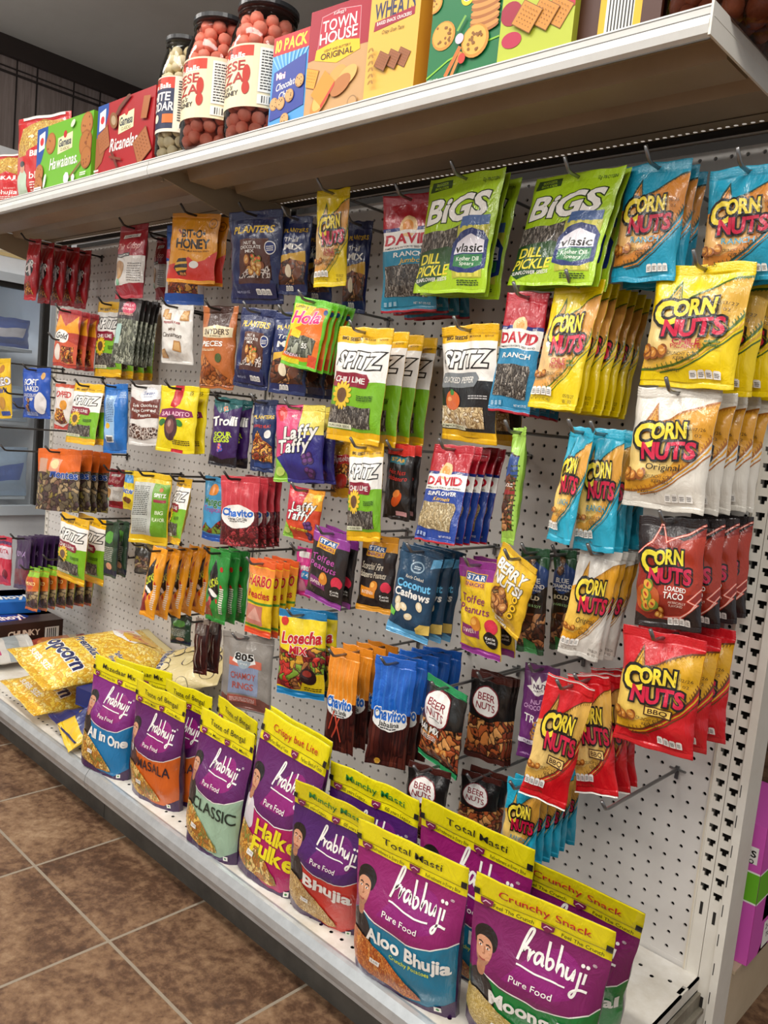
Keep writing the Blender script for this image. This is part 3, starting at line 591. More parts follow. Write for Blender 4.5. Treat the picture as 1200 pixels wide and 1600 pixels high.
@kind('planters_nut', .13, .18, .04, st=.1)
def _(A):
    A.base('1b2656', '141c40'); A.T('PLANTERS', .5, .8, .075, 'f0c83c', W=.74, b=.04, arc=.03); A.P([(.22, .2), (.25, .7), (.82, .7), (.85, .2)], '5a3020')
    for i, s in enumerate(('NUT &', 'CHOCOLATE', 'MIX')): A.T(s, .46, .655 - i * .045, .034, WH, W=(.24, .4, .18)[i], b=.02)
    A.E(.83, .6, .1, .1, WH); A.E(.83, .6, .085, .085, '2a3a7a'); A.lines(.77, .57, .89, .63, 3, WH, .5)
    blobs(A, .55, .4, .16, ('8a4a20', 'd89a50', 'f0c890'), 7, 2, 1.4); blobs(A, .62, .47, .08, ('7aa03a', 'e04a2a', 'f0b040'), 5, 7, 1.5); A.P([(.25, .3), (.4, .38), (.6, .34), (.82, .42), (.85, .2), (.22, .2)], 'choco'); blobs(A, .5, .36, .1, ('a8641e', 'e0b060', 'f4dca0'), 6, 9, 2)
    A.P([(.08, .2), (.2, .28), (.85, .26), (.95, .22), (.9, .06), (.08, .06)], '1b2656'); A.R(.25, .22, .85, .28, '4a2418'); nutri(A, .56, .1, 3, WH, '333333', .085); A.T('NUTS 5.5 OZ', .3, .13, .025, 'c8d0f0', W=.26, b=.0)
@kind('planters_trail', .07, .16, .03)
def _(A): A.base('1d2c60', '131d42'); A.T('PLANTERS', .5, .82, .05, 'f0c83c', W=.8, b=.04); A.T('Trail', .42, .7, .055, WH, W=.5, b=.01, sh=.2); A.T('MIX', .5, .61, .07, WH, W=.7, b=.05, sh=.1); A.P([(.1, .5), (.9, .56), (.95, .36), (.05, .34)], 'e0b03c'); A.P([(.05, .12), (.05, .4), (.4, .46), (.95, .42), (.95, .14)], 'darknuts'); A.E(.4, .3, .12, .2, 'e8d8b8', .3); A.E(.7, .28, .12, .2, '7a4424', -.2); nutri(A, .3, .05, 3)
@kind('planters_heat', .065, .158, .025)
def _(A): A.base('1d2f5c'); A.T('PLANTERS', .5, .76, .05, 'f0c83c', W=.86, b=.03); A.T('SWEET HEAT', .5, .63, .04, 'd8402a', W=.7, b=.03); A.E(.75, .52, .14, .14, WH); A.P([(.1, .16), (.1, .4), (.3, .56), (.6, .44), (.95, .36), (.95, .14)], 'spicy'); A.R(.2, .06, .9, .12, '2a4a8a')
@kind('bit_honey', .14, .16, .04, st=.06)
def _(A):
    A.base('eb9c0c'); A.P([(0, .04), (0, .24), (.25, .28), (.45, .38), (.6, .3), (.8, .34), (1, .48), (1, .04)], 'd8382a'); A.R(0, .03, 1, .05, 'e8a020')
    A.T('BIT•O•', .52, .71, .11, BK, W=.52, b=.05); A.T('HONEY', .52, .565, .13, BK, W=.68, b=.055); A.T('VANILLA', .34, .47, .022, '4a2a10', W=.24, b=.02); A.T('MADE WITH REAL HONEY', .64, .46, .022, '4a2a10', W=.44, b=.01)
    A.E(.88, .86, .08, .08, '7a4a10'); A.E(.88, .86, .07, .07, 'eb9c0c'); A.T('83', .88, .86, .035, '7a4a10', W=.07, b=.02)
    A.P([(.16, .2), (.24, .34), (.4, .36), (.46, .22), (.4, .1), (.26, .1)], '2a2024'); A.P([(.18, .24), (.44, .28), (.43, .31), (.2, .28)], 'e8b030'); A.P([(.22, .15), (.45, .19), (.455, .22), (.19, .2)], 'e8b030'); A.E(.58, .27, .1, .06, WH); blobs(A, .36, .12, .06, ('8a4a20', 'c08040', 'e0b070'), 3); A.P([(.18, .74), (.24, .69), (.26, .71), (.2, .77)], '9a3a1a')
@kind('raisin_blue', .1, .17, .035)
def _(A): A.base('1f5fb8'); A.R(0, .12, 1, .55, 'd8d4d4'); A.P([(0, .6), (.5, .5), (1, .6), (1, .7), (0, .7)], 'c02a3a'); A.P([(.1, .14), (.9, .14), (.9, .36), (.1, .36)], 'spicy'); A.R(0, 0, 1, .14, '2a66c8'); A.T('SNACK', .5, .78, .07, WH, W=.6, b=.04)
@kind('snyder', .105, .185, .04)
def _(A): A.base('b5642a', '8a4a1e'); A.P([(.2, .68), (.2, 1), (.85, 1), (.85, .68)], '3e2016'); A.P([(.05, .63), (.05, .74), (.5, .77), (.95, .74), (.95, .63), (.5, .61)], 'e0cfa8'); A.T("SNYDER'S", .5, .69, .065, '3a1c10', W=.76, b=.035); A.T('OF HANOVER', .5, .635, .02, '3a1c10', W=.3, b=.01); A.T('PIECES', .4, .545, .06, WH, W=.6, b=.04, sh=.1); A.lines(.1, .46, .5, .49, 2, 'f0d8b0', .5); A.P([(0, .03), (0, .36), (.2, .42), (.4, .3), (.6, .22), (.96, .12), (.96, .03)], 'pretzel'); A.E(.62, .37, .1, .1, '4a5a2a')
@kind('hola', .09, .14, .03)
def _(A): A.base('6abf20'); A.P([(0, .1), (.06, .6), (.3, .86), (.9, .9), (.96, .2), (.7, .1)], 'e8761a'); A.P([(.02, .5), (.04, .9), (.6, .9), (.35, .6)], 'ecd020'); A.P([(.08, .16), (.1, .42), (.5, .48), (.85, .42), (.8, .16)], 'clearseed'); A.T('Limón y', .25, .87, .05, BK, W=.34, b=.02); A.T('Hola', .46, .73, .17, 'e02a80', W=.76, b=.05, sh=.3, rot=.1, ol=(WH, .03)); A.R(0, .05, .5, .12, 'd8d020'); A.T('RONDINA', .25, .17, .04, 'f0d8e0', W=.4, b=.03, ol=('a8387a', .03)); A.T('55', .56, .33, .07, WH, W=.14, b=.03); A.P([(.1, .44), (.12, .56), (.4, .52), (.36, .42)], 'e8d020'); A.R(.72, .04, .96, .2, 'd8502a'); A.E(.88, .84, .06, .06, '2a4a8a')
@kind('gingerman', .12, .14, .035)
def _(A):
    A.base('e6e2da'); A.T('MINI', .45, .58, .045, '6a4a2a', W=.24, b=.02); A.T('Cinnamon', .45, .49, .075, '4a3a2a', W=.62, b=.03, sh=.2); A.T('PEPPERIDGE FARM', .45, .7, .04, 'a01c2a', W=.5, b=.03)
    for u, v, r in ((.18, .85, .1), (.3, .8, .08), (.8, .82, .12), (.62, .3, .13), (.16, .16, .11)): A.P([(u - r, v - r * .6), (u - r * .7, v + r * .7), (u + r * .8, v + r * .8), (u + r, v - r * .7)], 'b8854a'); A.P([(u - r * .7, v - r * .4), (u - r * .5, v + r * .5), (u + r * .6, v + r * .6), (u + r * .7, v - r * .5)], 'd0a468')
@kind('milano', .11, .185, .05)
def _(A): A.base('a0182a', '80101e'); A.P([(0, .17), (0, .56), (1, .56), (1, .2)], 'e2dcd4'); A.R(.2, .82, .8, .87, WH); A.T('FARMHOUSE', .5, .845, .025, '333333', W=.5, b=.02); A.T('Thin Crisp', .5, .7, .09, 'f0b8b0', W=.8, b=.01, sh=.4); A.R(.15, .55, .6, .6, BK); A.T('CINNAMON', .38, .575, .025, WH, W=.36, b=.02); A.E(.26, .4, .16, .2, 'b08048', .4); A.E(.24, .34, .12, .14, 'c89a60', .4); A.lines(.55, .22, .95, .48, 8, '8a8680', .4); A.E(.2, .22, .08, .08, '7ab08a')
@kind('fudge', .113, .154, .03)
def _(A): A.base('dedad4'); A.P([(0, .42), (0, .8), (.5, .72), (1, .78), (1, .46)], '6e2c1e'); A.E(.66, .84, .28, .16, 'e8e8ec'); A.T('Sweet', .66, .86, .06, '2a4a8a', W=.36, b=.02, sh=.2); A.T('PLEASURES', .66, .8, .02, '2a4a8a', W=.3, b=.0); A.T('Dark Chocolate', .56, .66, .05, WH, W=.8, b=.02); A.T('Fudge Covered', .54, .58, .05, WH, W=.78, b=.02); A.T('Peanuts', .6, .5, .05, WH, W=.44, b=.02); A.P([(.03, .12), (.03, .34), (.3, .36), (.6, .3), (1, .3), (1, .14), (.6, .1)], 'choco')
@kind('saladito', .13, .16, .03)
def _(A): A.base('ecd40c', 'c8b40a'); A.P([(.36, .68), (.36, 1), (.6, 1), (.6, .72), (.48, .66)], 'c41c2a'); A.T('15', .82, .9, .05, '5a4a10', W=.1, b=.02); A.T('PIECES', .82, .86, .015, '5a4a10', W=.1, b=.0); A.P([(.05, .52), (.1, .64), (.5, .66), (.9, .62), (.94, .54), (.5, .5)], '8a2a5a'); A.T('SALADITO', .5, .575, .06, 'f0c0d0', W=.7, b=.04); A.E(.16, .44, .1, .06, '3a7a3a', .4); A.E(.6, .44, .1, .06, '3a8a3a', -.3); A.E(.4, .36, .17, .24, '4a2a30'); A.E(.38, .38, .11, .14, '7a4a48'); A.E(.36, .42, .04, .06, 'b08a80'); A.lines(.45, .12, .9, .2, 3, '5a4a10', .5); A.R(.4, 0, .7, .05, 'c41c2a')
@kind('sour_eggs', .078, .154, .025)
def _(A): A.base('3a1a5a', '20102e'); A.P([(0, 0), (0, .16), (.5, .1), (1, .16), (1, 0)], '141018'); A.P([(0, .9), (.3, .76), (1, .9), (1, 1), (0, 1)], '1a5a5a'); A.T('Trolli', .5, .66, .13, WH, W=.86, b=.05, sh=.15, rot=.1, ol=('2a1040', .05)); A.T('SOUR', .5, .46, .07, 'c8e02a', W=.6, b=.05, rot=.1); A.T('EGGS', .46, .38, .07, 'c8e02a', W=.56, b=.05, rot=.1); blobs(A, .4, .23, .14, ('3a6ac8', 'e04a7a', 'f0d050'), 5, 4); blobs(A, .5, .86, .1, ('2aa0a0', 'e04a3a', 'c8d040'), 4, 2)
def taffy(A, tl, tr, lo, sub):
    A.base(lo); A.P([(0, .3), (0, 1), (.55, 1), (.5, .62), (.3, .4)], tl); A.P([(.52, .62), (.55, 1), (1, 1), (1, .62)], tr); A.P([(0, 0), (0, .34), (.16, .24), (.28, .1), (.3, 0)], '8ac03a')
    A.E(.14, .88, .1, .13, 'd83a3a'); A.E(.12, .89, .04, .05, 'f08080'); A.S([(.74, .86), (.86, .92), (.96, .8)], .09, 'e8c840', 1); A.T('MINI', .4, .86, .03, WH, W=.12, b=.02)
    A.T('Laffy', .56, .66, .16, WH, W=.66, b=.05, sh=.25, rot=.12, ol=(BK, .055)); A.T('Taffy', .42, .48, .16, WH, W=.66, b=.05, sh=.25, rot=.12, ol=(BK, .055))
    for u, v in ((.66, .34), (.76, .36), (.7, .28), (.8, .29), (.74, .16), (.82, .14), (.78, .09)): A.E(u, v, .065, .065, '3a1a4a'); A.E(u - .01, v + .01, .04, .035, '6a3a7a')
    A.T(sub, .5, .22, .05, YL, W=.5, b=.03, ol=('5a1020', .03)) if sub else None
    A.E(.14, .14, .1, .08, 'c8e070')
@kind('taffy_grape', .12, .157, .035)
def _(A): taffy(A, 'dc4a78', 'ecd860', '2f2a7c', '')
@kind('taffy_fruit', .1, .13, .03)
def _(A): taffy(A, 'c8203a', 'f0a020', 'd84a2a', 'FRUIT COMBOS')
@kind('chili_peanut', .05, .118, .02)
def _(A): A.base('d8a020'); A.R(0, .6, 1, .76, 'c02a2a'); A.T('CHILI PEANUT', .5, .68, .07, WH, W=.9, b=.02); A.P([(0, .1), (0, .6), (1, .6), (1, .2)], 'spicy'); A.E(.6, .3, .3, .3, 'b02a1a')
@kind('scorch_red', .07, .145, .025, st=.14)
def _(A): A.base('24201f', '24201f', 'd8382e'); A.R(.15, .75, .75, .84, '2a7a8a'); A.T('STAR', .45, .8, .045, 'e8b030', W=.5, b=.05); A.T('Hot Nuts', .5, .64, .06, 'd8382e', W=.6, b=.01, sh=.3); A.T('Habanero', .5, .56, .06, 'd8382e', W=.7, b=.01, sh=.3); A.E(.55, .28, .24, .16, 'e05a1e', .9); A.E(.52, .36, .14, .1, 'f08a3a', .5); A.R(.5, .06, .9, .12, 'd8a0a0')
@kind('almond_green', .04, .187, .03)
def _(A): A.base('a0cc50', '8ab83c'); A.P([(.1, .1), (.1, .8), (.9, .75), (.9, .12)], 'darknuts'); A.P([(.1, .55), (.5, .6), (.9, .56), (.9, .74), (.1, .78)], '2a4a8a'); A.T('BOLD', .5, .5, .03, WH, W=.6, b=.03); A.R(.1, .42, .9, .46, '9a2a2a'); A.lines(.6, .12, .95, .7, 14, '3a4a14', .3)
@kind('popped', .092, .146, .03)
def _(A): A.base('e8dfd6'); A.P([(0, 0), (0, .1), (.5, .05), (1, .18), (1, 0)], 'c03a2a'); A.T('POPPED', .5, .72, .12, 'c8302a', W=.8, b=.05); A.E(.6, .5, .2, .16, 'e0962a'); A.P([(.1, .2), (.2, .44), (.6, .4), (.8, .14), (.4, .1)], 'spicy'); A.R(0, .86, 1, .93, 'd85a3a')
@kind('blue_back', .09, .188, .04)
def _(A): A.base('1d6fc0', '1a5a9a'); A.R(.15, .2, .62, .84, '9ac0e4'); A.lines(.18, .46, .58, .8, 14, '2a4a7a', .5); A.R(.25, .16, .55, .26, WH); A.lines(.27, .17, .53, .25, 1, '222222', .9); A.E(.3, .4, .09, .09, 'e0b030'); A.lines(.7, .8, .95, .9, 4, 'c8e0f4', .4)
@kind('oreo', .144, .196, .035)
def _(A): A.base('e8bc1c'); A.T('OREO', .7, .6, .12, WH, W=.6, b=.05, rot=.15, ol=('1f3f9a', .06)); A.T('Mini', .7, .46, .08, '1f3f9a', W=.4, b=.04, rot=.1); A.E(.7, .82, .1, .1, 'b8782a'); A.E(.7, .25, .14, .14, 'c89038'); A.E(.4, .3, .14, .14, '3a2418'); A.R(.6, .05, .95, .12, '2a4aa0')
@kind('soft', .137, .153, .035)
def _(A): A.base('1f50b0'); A.T('SOFT', .4, .72, .12, WH, W=.5, b=.04); A.T('BAKED', .42, .59, .1, WH, W=.5, b=.03); A.T('CHOCOLATE', .36, .46, .06, 'e8e4dc', W=.5, b=.03); A.T('CHIP', .34, .38, .06, 'e8e4dc', W=.28, b=.03); A.E(.78, .84, .08, .08, 'd8a860'); blobs(A, .3, .24, .12, ('4a2a1a', 'a8744a', '6a3a20'), 5, 3); A.E(.74, .3, .2, .24, 'e2dedc'); A.lines(.2, .06, .6, .14, 3, 'c8d4f0', .5)
def sticks(A, c, name, sub, body, c2=None):
    A.base(body, body, c); A.R(0, .5, 1, .92, c)
    for i in range(7): A.P([(i / 7, .5), (i / 7 + .06, .5), (i / 7 + .03, .92), (i / 7 + .01, .92)], c2 or c)
    A.E(.5, .43, .44, .24, WH); A.R(.06, .46, .94, .56, c) if 0 else None
    A.T(name, .5, .485, .1, '1f6ac8', W=.8, b=.07, rot=.02, ol=(WH, .09)); A.T(sub, .5, .4, .045, BK, W=.5, b=.03); A.lines(.3, .355, .7, .375, 1, '444444', .6)
@kind('cherry', .112, .156, .025)
def _(A): sticks(A, 'c83a44', 'Chavito', 'Cherries Con Chile', 'gummyred', 'd04a52')
@kind('chav_orange', .075, .205, .02)
def _(A): sticks(A, 'ee8f24', 'Chavito', 'Palita Sandia', 'sticks', 'f2a040'); A.S([(.3, .12), (.55, .34)], .05, 'c84a34'); A.S([(.6, .1), (.4, .36)], .05, 'c84a34'); A.S([(.2, .2), (.35, .4)], .04, 'c84a34')
@kind('chav_blue', .08, .205, .02)
def _(A): sticks(A, '1c62c4', 'Chavitoo', 'Jabalina', 'sticks', '2a72d0'); A.E(.3, .04, .07, .07, 'd8a030')
@kind('tropical', .07, .158, .025)
def _(A): A.base('4aa0d0'); A.R(0, 0, 1, .1, '1f5ab0'); A.T('Mango', .6, .62, .12, '3a8a4a', W=.8, b=.05, ol=(WH, .03)); A.T('Tropical', .6, .5, .08, 'a84a9a', W=.8, b=.02); A.E(.6, .8, .25, .2, 'f09030'); A.P([(0, .12), (.3, .28), (.6, .2), (1, .34), (1, .12)], 'gummymix')
@kind('peach', .077, .165, .025)
def _(A): A.base('ecc21c', 'd8a81a', 'e8602a'); A.R(0, .8, 1, .9, 'ee8a3a'); A.T('HARIBO', .5, .73, .13, 'c81c2a', W=.84, b=.055, ol=('f4e0a0', .03)); A.T('Peaches', .5, .55, .1, 'c02a2a', W=.76, b=.045); A.R(0, .42, 1, .45, '4a8a2a'); A.P([(.05, .14), (.05, .4), (.7, .4), (.7, .14)], 'c87a6a'); A.P([(.1, .2), (.4, .38), (.66, .2)], 'd8a090'); A.R(0, .1, 1, .13, '4a8a2a'); A.R(0, 0, 1, .08, 'e8502a')
@kind('pink', .055, .12, .02)
def _(A): A.base('d8348a'); A.R(.2, .8, .8, .92, WH); A.T('Sweet', .6, .62, .14, WH, W=.8, b=.05); A.E(.7, .45, .26, .2, '2a8ac8'); A.T('1/4', .68, .45, .08, WH, W=.34, b=.03); A.P([(0, .1), (0, .4), (.6, .34), (1, .1)], 'd88aa0')
def star(A, c, band, tx, l1, l2, sub, sc, extra=None):
    A.base(c, c, band); A.R(0, .8, 1, .92, band); A.P([(.18, .72), (.2, .87), (.72, .87), (.7, .72)], 'e8a92c'); A.R(.22, .79, .7, .86, '1f5a9a'); A.T('STAR', .46, .825, .05, WH, W=.42, b=.04, ol=('1f3f7a', .02)); A.T('SNACKS', .46, .755, .035, '7a2a5a', W=.44, b=.04)
    A.T(l1, .42, .6, .09, tx, W=.62, b=.012, sh=.25); A.T(l2, .44, .49, .08, tx, W=.76, b=.012, sh=.25); A.P([(.1, .2), (.12, .33), (.58, .3), (.56, .18)], sc); A.T(sub, .34, .255, .045, 'f0e0d0', W=.36, b=.02); A.E(.5, .34, .12, .13, 'd8862a'); A.E(.46, .36, .06, .06, 'f0b050')
    A.E(.84, .34, .13, .13, 'd8304a'); A.E(.82, .2, .15, .15, BK); A.T('Kettle', .82, .22, .03, WH, W=.2, b=.02); A.T('Cooked', .82, .18, .03, WH, W=.2, b=.02); A.R(0, 0, 1, .07, extra or band)
@kind('toffee_dark', .1, .15, .028)
def _(A): star(A, '282425', '8f3a92', 'c858b0', 'Toffee', 'Peanuts', 'SWEET', '7a2a6a')
@kind('toffee_yellow', .1, .162, .03)
def _(A): star(A, 'ecc828', '8f2f88', '8a2a6a', 'Toffee', 'Peanuts', 'SWEET', '8a2a6a')
@kind('habanero', .085, .15, .028)
def _(A): star(A, '282020', 'e09a28', 'ece0c8', "Scorchin' Fire", 'Habanero Peanuts', 'INTENSE', 'e08a1e', 'e09a28')
@kind('coconut', .088, .168, .03)
def _(A):
    A.base('173f5c', '123248'); A.P([(0, 0), (0, .12), (.4, .08), (.75, .1), (1, .06), (1, 0)], '5aa4d0'); A.P([(.8, .9), (.8, .8), (1, .84), (1, .94)], '5aa4d0'); A.E(.5, .78, .17, .12, '8fa8b8'); A.E(.5, .78, .14, .09, '173f5c'); A.lines(.42, .76, .58, .8, 2, 'c8d8e0', .5); A.T('Kettle Cooked', .5, .67, .035, 'e8e0d0', W=.46, b=.01)
    A.T('Coconut', .5, .59, .085, '6abce8', W=.8, b=.05); A.T('Cashews', .5, .49, .085, WH, W=.82, b=.05)
    for u, v in ((.2, .38), (.36, .33), (.72, .38), (.5, .24), (.24, .31)): A.E(u, v, .1, .07, 'e8d4ac', u * 7); A.E(u - .01, v + .01, .06, .03, 'f4e8cc', u * 7)
    A.P([(0, .22), (0, .3), (.2, .26), (.16, .2)], '6ac04a'); A.P([(.7, .14), (.8, .2), (1, .2), (1, .1), (.72, .08)], 'e0c060')
@kind('berry', .096, .127, .03)
def _(A):
    A.base('ecbc24', 'c89a1a'); A.R(0, .72, 1, .78, 'ecbc24'); A.T('BERRY', .5, .76, .13, WH, W=.74, b=.06, sh=.15, ol=('2a1c10', .045)); A.T('NUTS!', .5, .6, .13, WH, W=.72, b=.06, sh=.15, ol=('2a1c10', .045)); A.E(.4, .31, .27, .25, '8a4a1c'); A.E(.4, .31, .25, .23, 'nuts'); blobs(A, .4, .32, .2, ('7a431c', 'c8894a', 'e0b070'), 9, 5); A.T('Peanut', .45, .12, .045, WH, W=.34, b=.04, ol=('2a1c10', .04)); A.T('Butter!', .5, .06, .045, WH, W=.34, b=.04, ol=('2a1c10', .04))
    for i in range(3): A.E(.8, .5 - i * .11, .07, .07, '5a4410'); A.E(.8, .5 - i * .11, .06, .06, 'ecbc24'); A.E(.8, .5 - i * .11, .03, .03, '5a4410')
@kind('almond_dark', .05, .172, .03)
def _(A): A.base('1f4a2a', '183a20'); A.P([(0, .06), (0, .8), (1, .8), (1, .06)], '2a1c14'); A.P([(0, .08), (0, .36), (1, .4), (1, .08)], 'darknuts'); A.P([(.5, .55), (1, .65), (1, .8), (.5, .88), (0, .78), (0, .66)], '23407a'); A.T('BLUE', .5, .7, .045, WH, W=.6, b=.03); A.T('DIAMOND', .5, .645, .04, WH, W=.86, b=.03); A.T('ALMONDS', .5, .605, .018, WH, W=.6, b=.01); A.R(.08, .5, .92, .57, '141210'); A.T('BOLD', .5, .535, .04, 'e8d8b0', W=.6, b=.05); A.T('WASABI & SOY', .5, .46, .025, 'a8d890', W=.76, b=.01); blobs(A, .4, .8, .3, ('5a3420', '9a6a40', 'c89a6a'), 3, 3); A.P([(.3, 0), (.3, .14), (.7, .1), (.8, 0)], '2a7a3a')
@kind('chamoy', .136, .17, .02)
def _(A):
    A.base('8f8880', '7a726a'); A.P([(.02, .02), (.02, .2), (.2, .16), (.8, .2), (.98, .14), (.98, .02)], '7a4a40'); A.R(.16, .22, .76, .6, '8a94ac'); A.R(.16, .58, .82, .68, 'd0705a'); A.P([(.24, .64), (.3, .76), (.64, .76), (.7, .64), (.5, .58)], WH); A.E(.47, .66, .14, .13, '9aa8b0'); A.T('805', .47, .71, .09, BK, W=.36, b=.06, ol=(WH, .05)); A.T('STYLE', .47, .62, .022, WH, W=.14, b=.02); A.T('CHAMOY', .46, .46, .08, 'b0584e', W=.5, b=.03); A.T('RINGS', .46, .33, .08, 'b0584e', W=.42, b=.03); A.R(.16, .1, .74, .2, 'b06050'); A.lines(.2, .12, .7, .18, 3, 'e8d0c8', .4); A.R(.42, .95, .5, .985, '3a3836')
@kind('lmix', .115, .178, .03)
def _(A): A.base('ecd01c', '1f78a8', '1f7cb0'); A.P([(0, .1), (0, .56), (.4, .5), (.8, .62), (1, .6), (1, .3), (.8, .12), (.3, .08)], 'gummymix'); A.P([(.5, .08), (.66, .3), (1, .3), (1, .08)], 'e0c01c'); A.R(0, 0, 1, .08, '1f7cb0'); A.T('Losecha', .52, .7, .13, 'c81c2c', W=.84, b=.06, sh=.2, rot=.08, ol=(WH, .05)); A.T('MIX', .46, .55, .09, 'c81c2c', W=.36, b=.06, sh=.1, ol=(WH, .05)); A.E(.14, .87, .08, .08, 'c82a1c'); A.lines(.6, .1, .95, .15, 2, '5a4a10', .5); A.E(.7, .27, .18, .15, '2a1414'); A.E(.68, .3, .1, .06, '8a2a20')
@kind('beer', .1, .152, .04)
def _(A): A.base('1a1a18', '141412', '2c9a5c'); A.P([(0, .07), (0, .56), (.3, .5), (.7, .52), (1, .56), (1, .07)], 'barmix'); blobs(A, .7, .22, .14, ('a8501e', 'e09a4a', 'f0b870'), 6, 8); A.E(.44, .68, .35, .34, '7a1a24'); A.E(.44, .68, .325, .315, 'f0ece6'); A.T('BEER', .44, .735, .085, '8a1a2a', W=.44, b=.02); A.T('NUTS', .44, .625, .085, '8a1a2a', W=.46, b=.02); A.lines(.3, .555, .58, .57, 1, '555555', .6); A.T('BAR MIX', .32, .42, .075, WH, W=.52, b=.035, sh=.1, ol=('1f3a2a', .03)); A.lines(.08, .3, .55, .36, 3, 'e0d8d0', .45); A.R(0, 0, 1, .06, '2c9a5c')
@kind('beer_red', .085, .155, .035)
def _(A): A.base('16120f', '120e0c', '4a2018'); A.P([(0, .07), (0, .5), (.5, .46), (1, .52), (1, .07)], 'barmix'); A.E(.44, .68, .35, .32, '7a1a24'); A.E(.44, .68, .325, .295, 'ece8e2'); A.T('BEER', .44, .735, .08, '8a1a2a', W=.44, b=.02); A.T('NUTS', .44, .63, .08, '8a1a2a', W=.46, b=.02); A.R(0, 0, 1, .06, '4a2018')
@kind('trail', .065, .162, .03)
def _(A): A.base('6a2c6e', '4a1c4e'); A.P([(.1, .76), (.24, .78), (.2, .86), (.36, .81), (.45, .88), (.54, .81), (.7, .86), (.68, .78), (.86, .76), (.7, .72), (.5, .68), (.3, .71)], WH); A.T('NUT', .5, .775, .045, '4a1c4e', W=.4, b=.05); A.T('HARVEST', .5, .735, .02, '4a1c4e', W=.36, b=.03); A.T('NUT', .5, .62, .045, 'd8a8d8', W=.4, b=.03); A.T('CHOCOLATE', .5, .56, .045, 'd8a8d8', W=.8, b=.03); A.T('TRAIL', .5, .44, .08, WH, W=.74, b=.02); blobs(A, .5, .3, .2, ('6a4424', 'b8804a', '3a6ac0'), 6, 3); A.R(0, .17, 1, .22, 'e8dce8'); A.T('FUEL YOUR', .5, .195, .025, '4a1c4e', W=.6, b=.03)
def lucas(A, c):
    A.base(c); A.P([(.14, .36), (.16, .64), (.4, .86), (.62, .64), (.7, .42), (.44, .3)], BK); A.T('LUCAS', .42, .55, .1, 'd8e03a', W=.5, b=.05, rot=.5); A.E(.4, .4, .24, .08, WH, -.3); A.E(.3, .28, .1, .14, 'c84a4a'); A.P([(0, .06), (0, .2), (.3, .3), (.4, .08)], '8a2a24')
    for u, v in ((.7, .75), (.62, .3), (.8, .5)): A.E(u, v, .05, .09, 'c02a1a', .4)
    A.lines(.74, .14, .9, .5, 12, 'f0e8d8', .6)
@kind('lucas_y', .075, .178, .028)
def _(A): lucas(A, 'ee9c14')
@kind('lucas_g', .073, .17, .028)
def _(A): lucas(A, '2a8a34')
@kind('red_chips', .085, .185, .045)
def _(A): A.base('b8121e', '9a0e18'); A.E(.5, .52, .3, .3, BK); A.T('Chip', .5, .56, .12, WH, W=.6, b=.03, rot=.6, ol=(BK, .04)); A.E(.55, .5, .1, .26, 'd8c8c8', .3); A.P([(.1, .08), (.2, .26), (.6, .3), (.85, .1)], 'spicy')
@kind('puffs', .105, .165, .04)
def _(A): A.base('b03a2a', '8a1c1c', 'a02a30'); A.P([(.05, .6), (.1, .9), (.5, .7), (.9, .9), (1, .6)], 'e89a20'); A.P([(0, .06), (0, .4), (.5, .5), (1, .4), (1, .06)], 'd05a3a'); A.E(.36, .52, .32, .18, WH); A.T('Gold', .36, .53, .1, BK, W=.5, b=.03, sh=.2); A.E(.24, .24, .12, .22, 'e8dcd0'); A.P([(.4, .08), (.4, .36), (.9, .36), (.9, .08)], 'spicy')
@kind('clear_seed', .09, .168, .03, st=.06)
def _(A): A.base('clearseed', 'clearseed', '3a2a20'); A.R(0, .68, 1, 1, '34302e'); A.R(.06, .72, .8, .98, '3a2028'); A.E(.5, .85, .3, .2, 'c83a5a'); A.T('SEMILLAS', .45, .9, .04, 'f0c8d0', W=.5, b=.03); A.T('DE CALABAZA', .45, .84, .035, 'f0e0e0', W=.56, b=.02); A.lines(.12, .74, .76, .78, 2, 'c8a890', .5); A.R(.05, .3, .3, .6, 'a8c8c0')
@kind('orange_candy', .18, .182, .05)
def _(A): A.base('wrapped', 'wrapped', 'e0681c'); A.P([(0, .62), (.2, .68), (.5, .6), (1, .66), (1, .92), (0, .92)], 'e0681c'); A.T('Montes', .66, .6, .12, '1f4a9a', W=.6, b=.06, rot=-.05, ol=('e0e0f0', .03)); A.R(.05, .62, .26, .84, 'c89a80'); A.P([(.3, .64), (.36, .86), (.6, .84), (.56, .64)], 'e8a080'); A.E(.45, .76, .1, .08, 'e8d8a0')
@kind('butter', .06, .14, .03)
def _(A): A.base('e8d028'); A.T('Butter', .5, .5, .14, '1f5ab0', W=.9, b=.05, ol=(WH, .04)); A.R(.1, .7, .9, .9, '3a8ac8'); A.E(.5, .25, .3, .2, '6a3a1c')
@kind('red_stick', .09, .18, .03)
def _(A): A.base('c83048'); A.R(0, .55, 1, .8, 'd8c8d0'); A.T('FRUTA', .5, .7, .09, 'b01c3a', W=.8, b=.05); A.E(.4, .3, .2, .24, 'e05a6a'); A.E(.7, .24, .2, .2, '7a1a2a'); A.R(0, .84, 1, .9, '5a2a5a')
@kind('purple_pack', .09, .19, .025)
def _(A): A.base('3a2048', '2a1634'); A.P([(0, .08), (0, .36), (1, .4), (1, .08)], '6a1a28'); A.T('UVA', .5, .66, .1, 'a88ab8', W=.6, b=.04); A.E(.5, .48, .24, .2, '5a2a6a')
@kind('orange_pack', .09, .17, .03)
def _(A): A.base('d06a1e', '8a9a3a', '8ac03a'); A.P([(0, .06), (0, .42), (1, .46), (1, .06)], 'wrapped'); A.E(.5, .62, .3, .26, 'c83a1e'); A.T('MANGO', .5, .62, .08, 'f0d890', W=.7, b=.04); A.R(0, .78, 1, .9, '9ac83a')
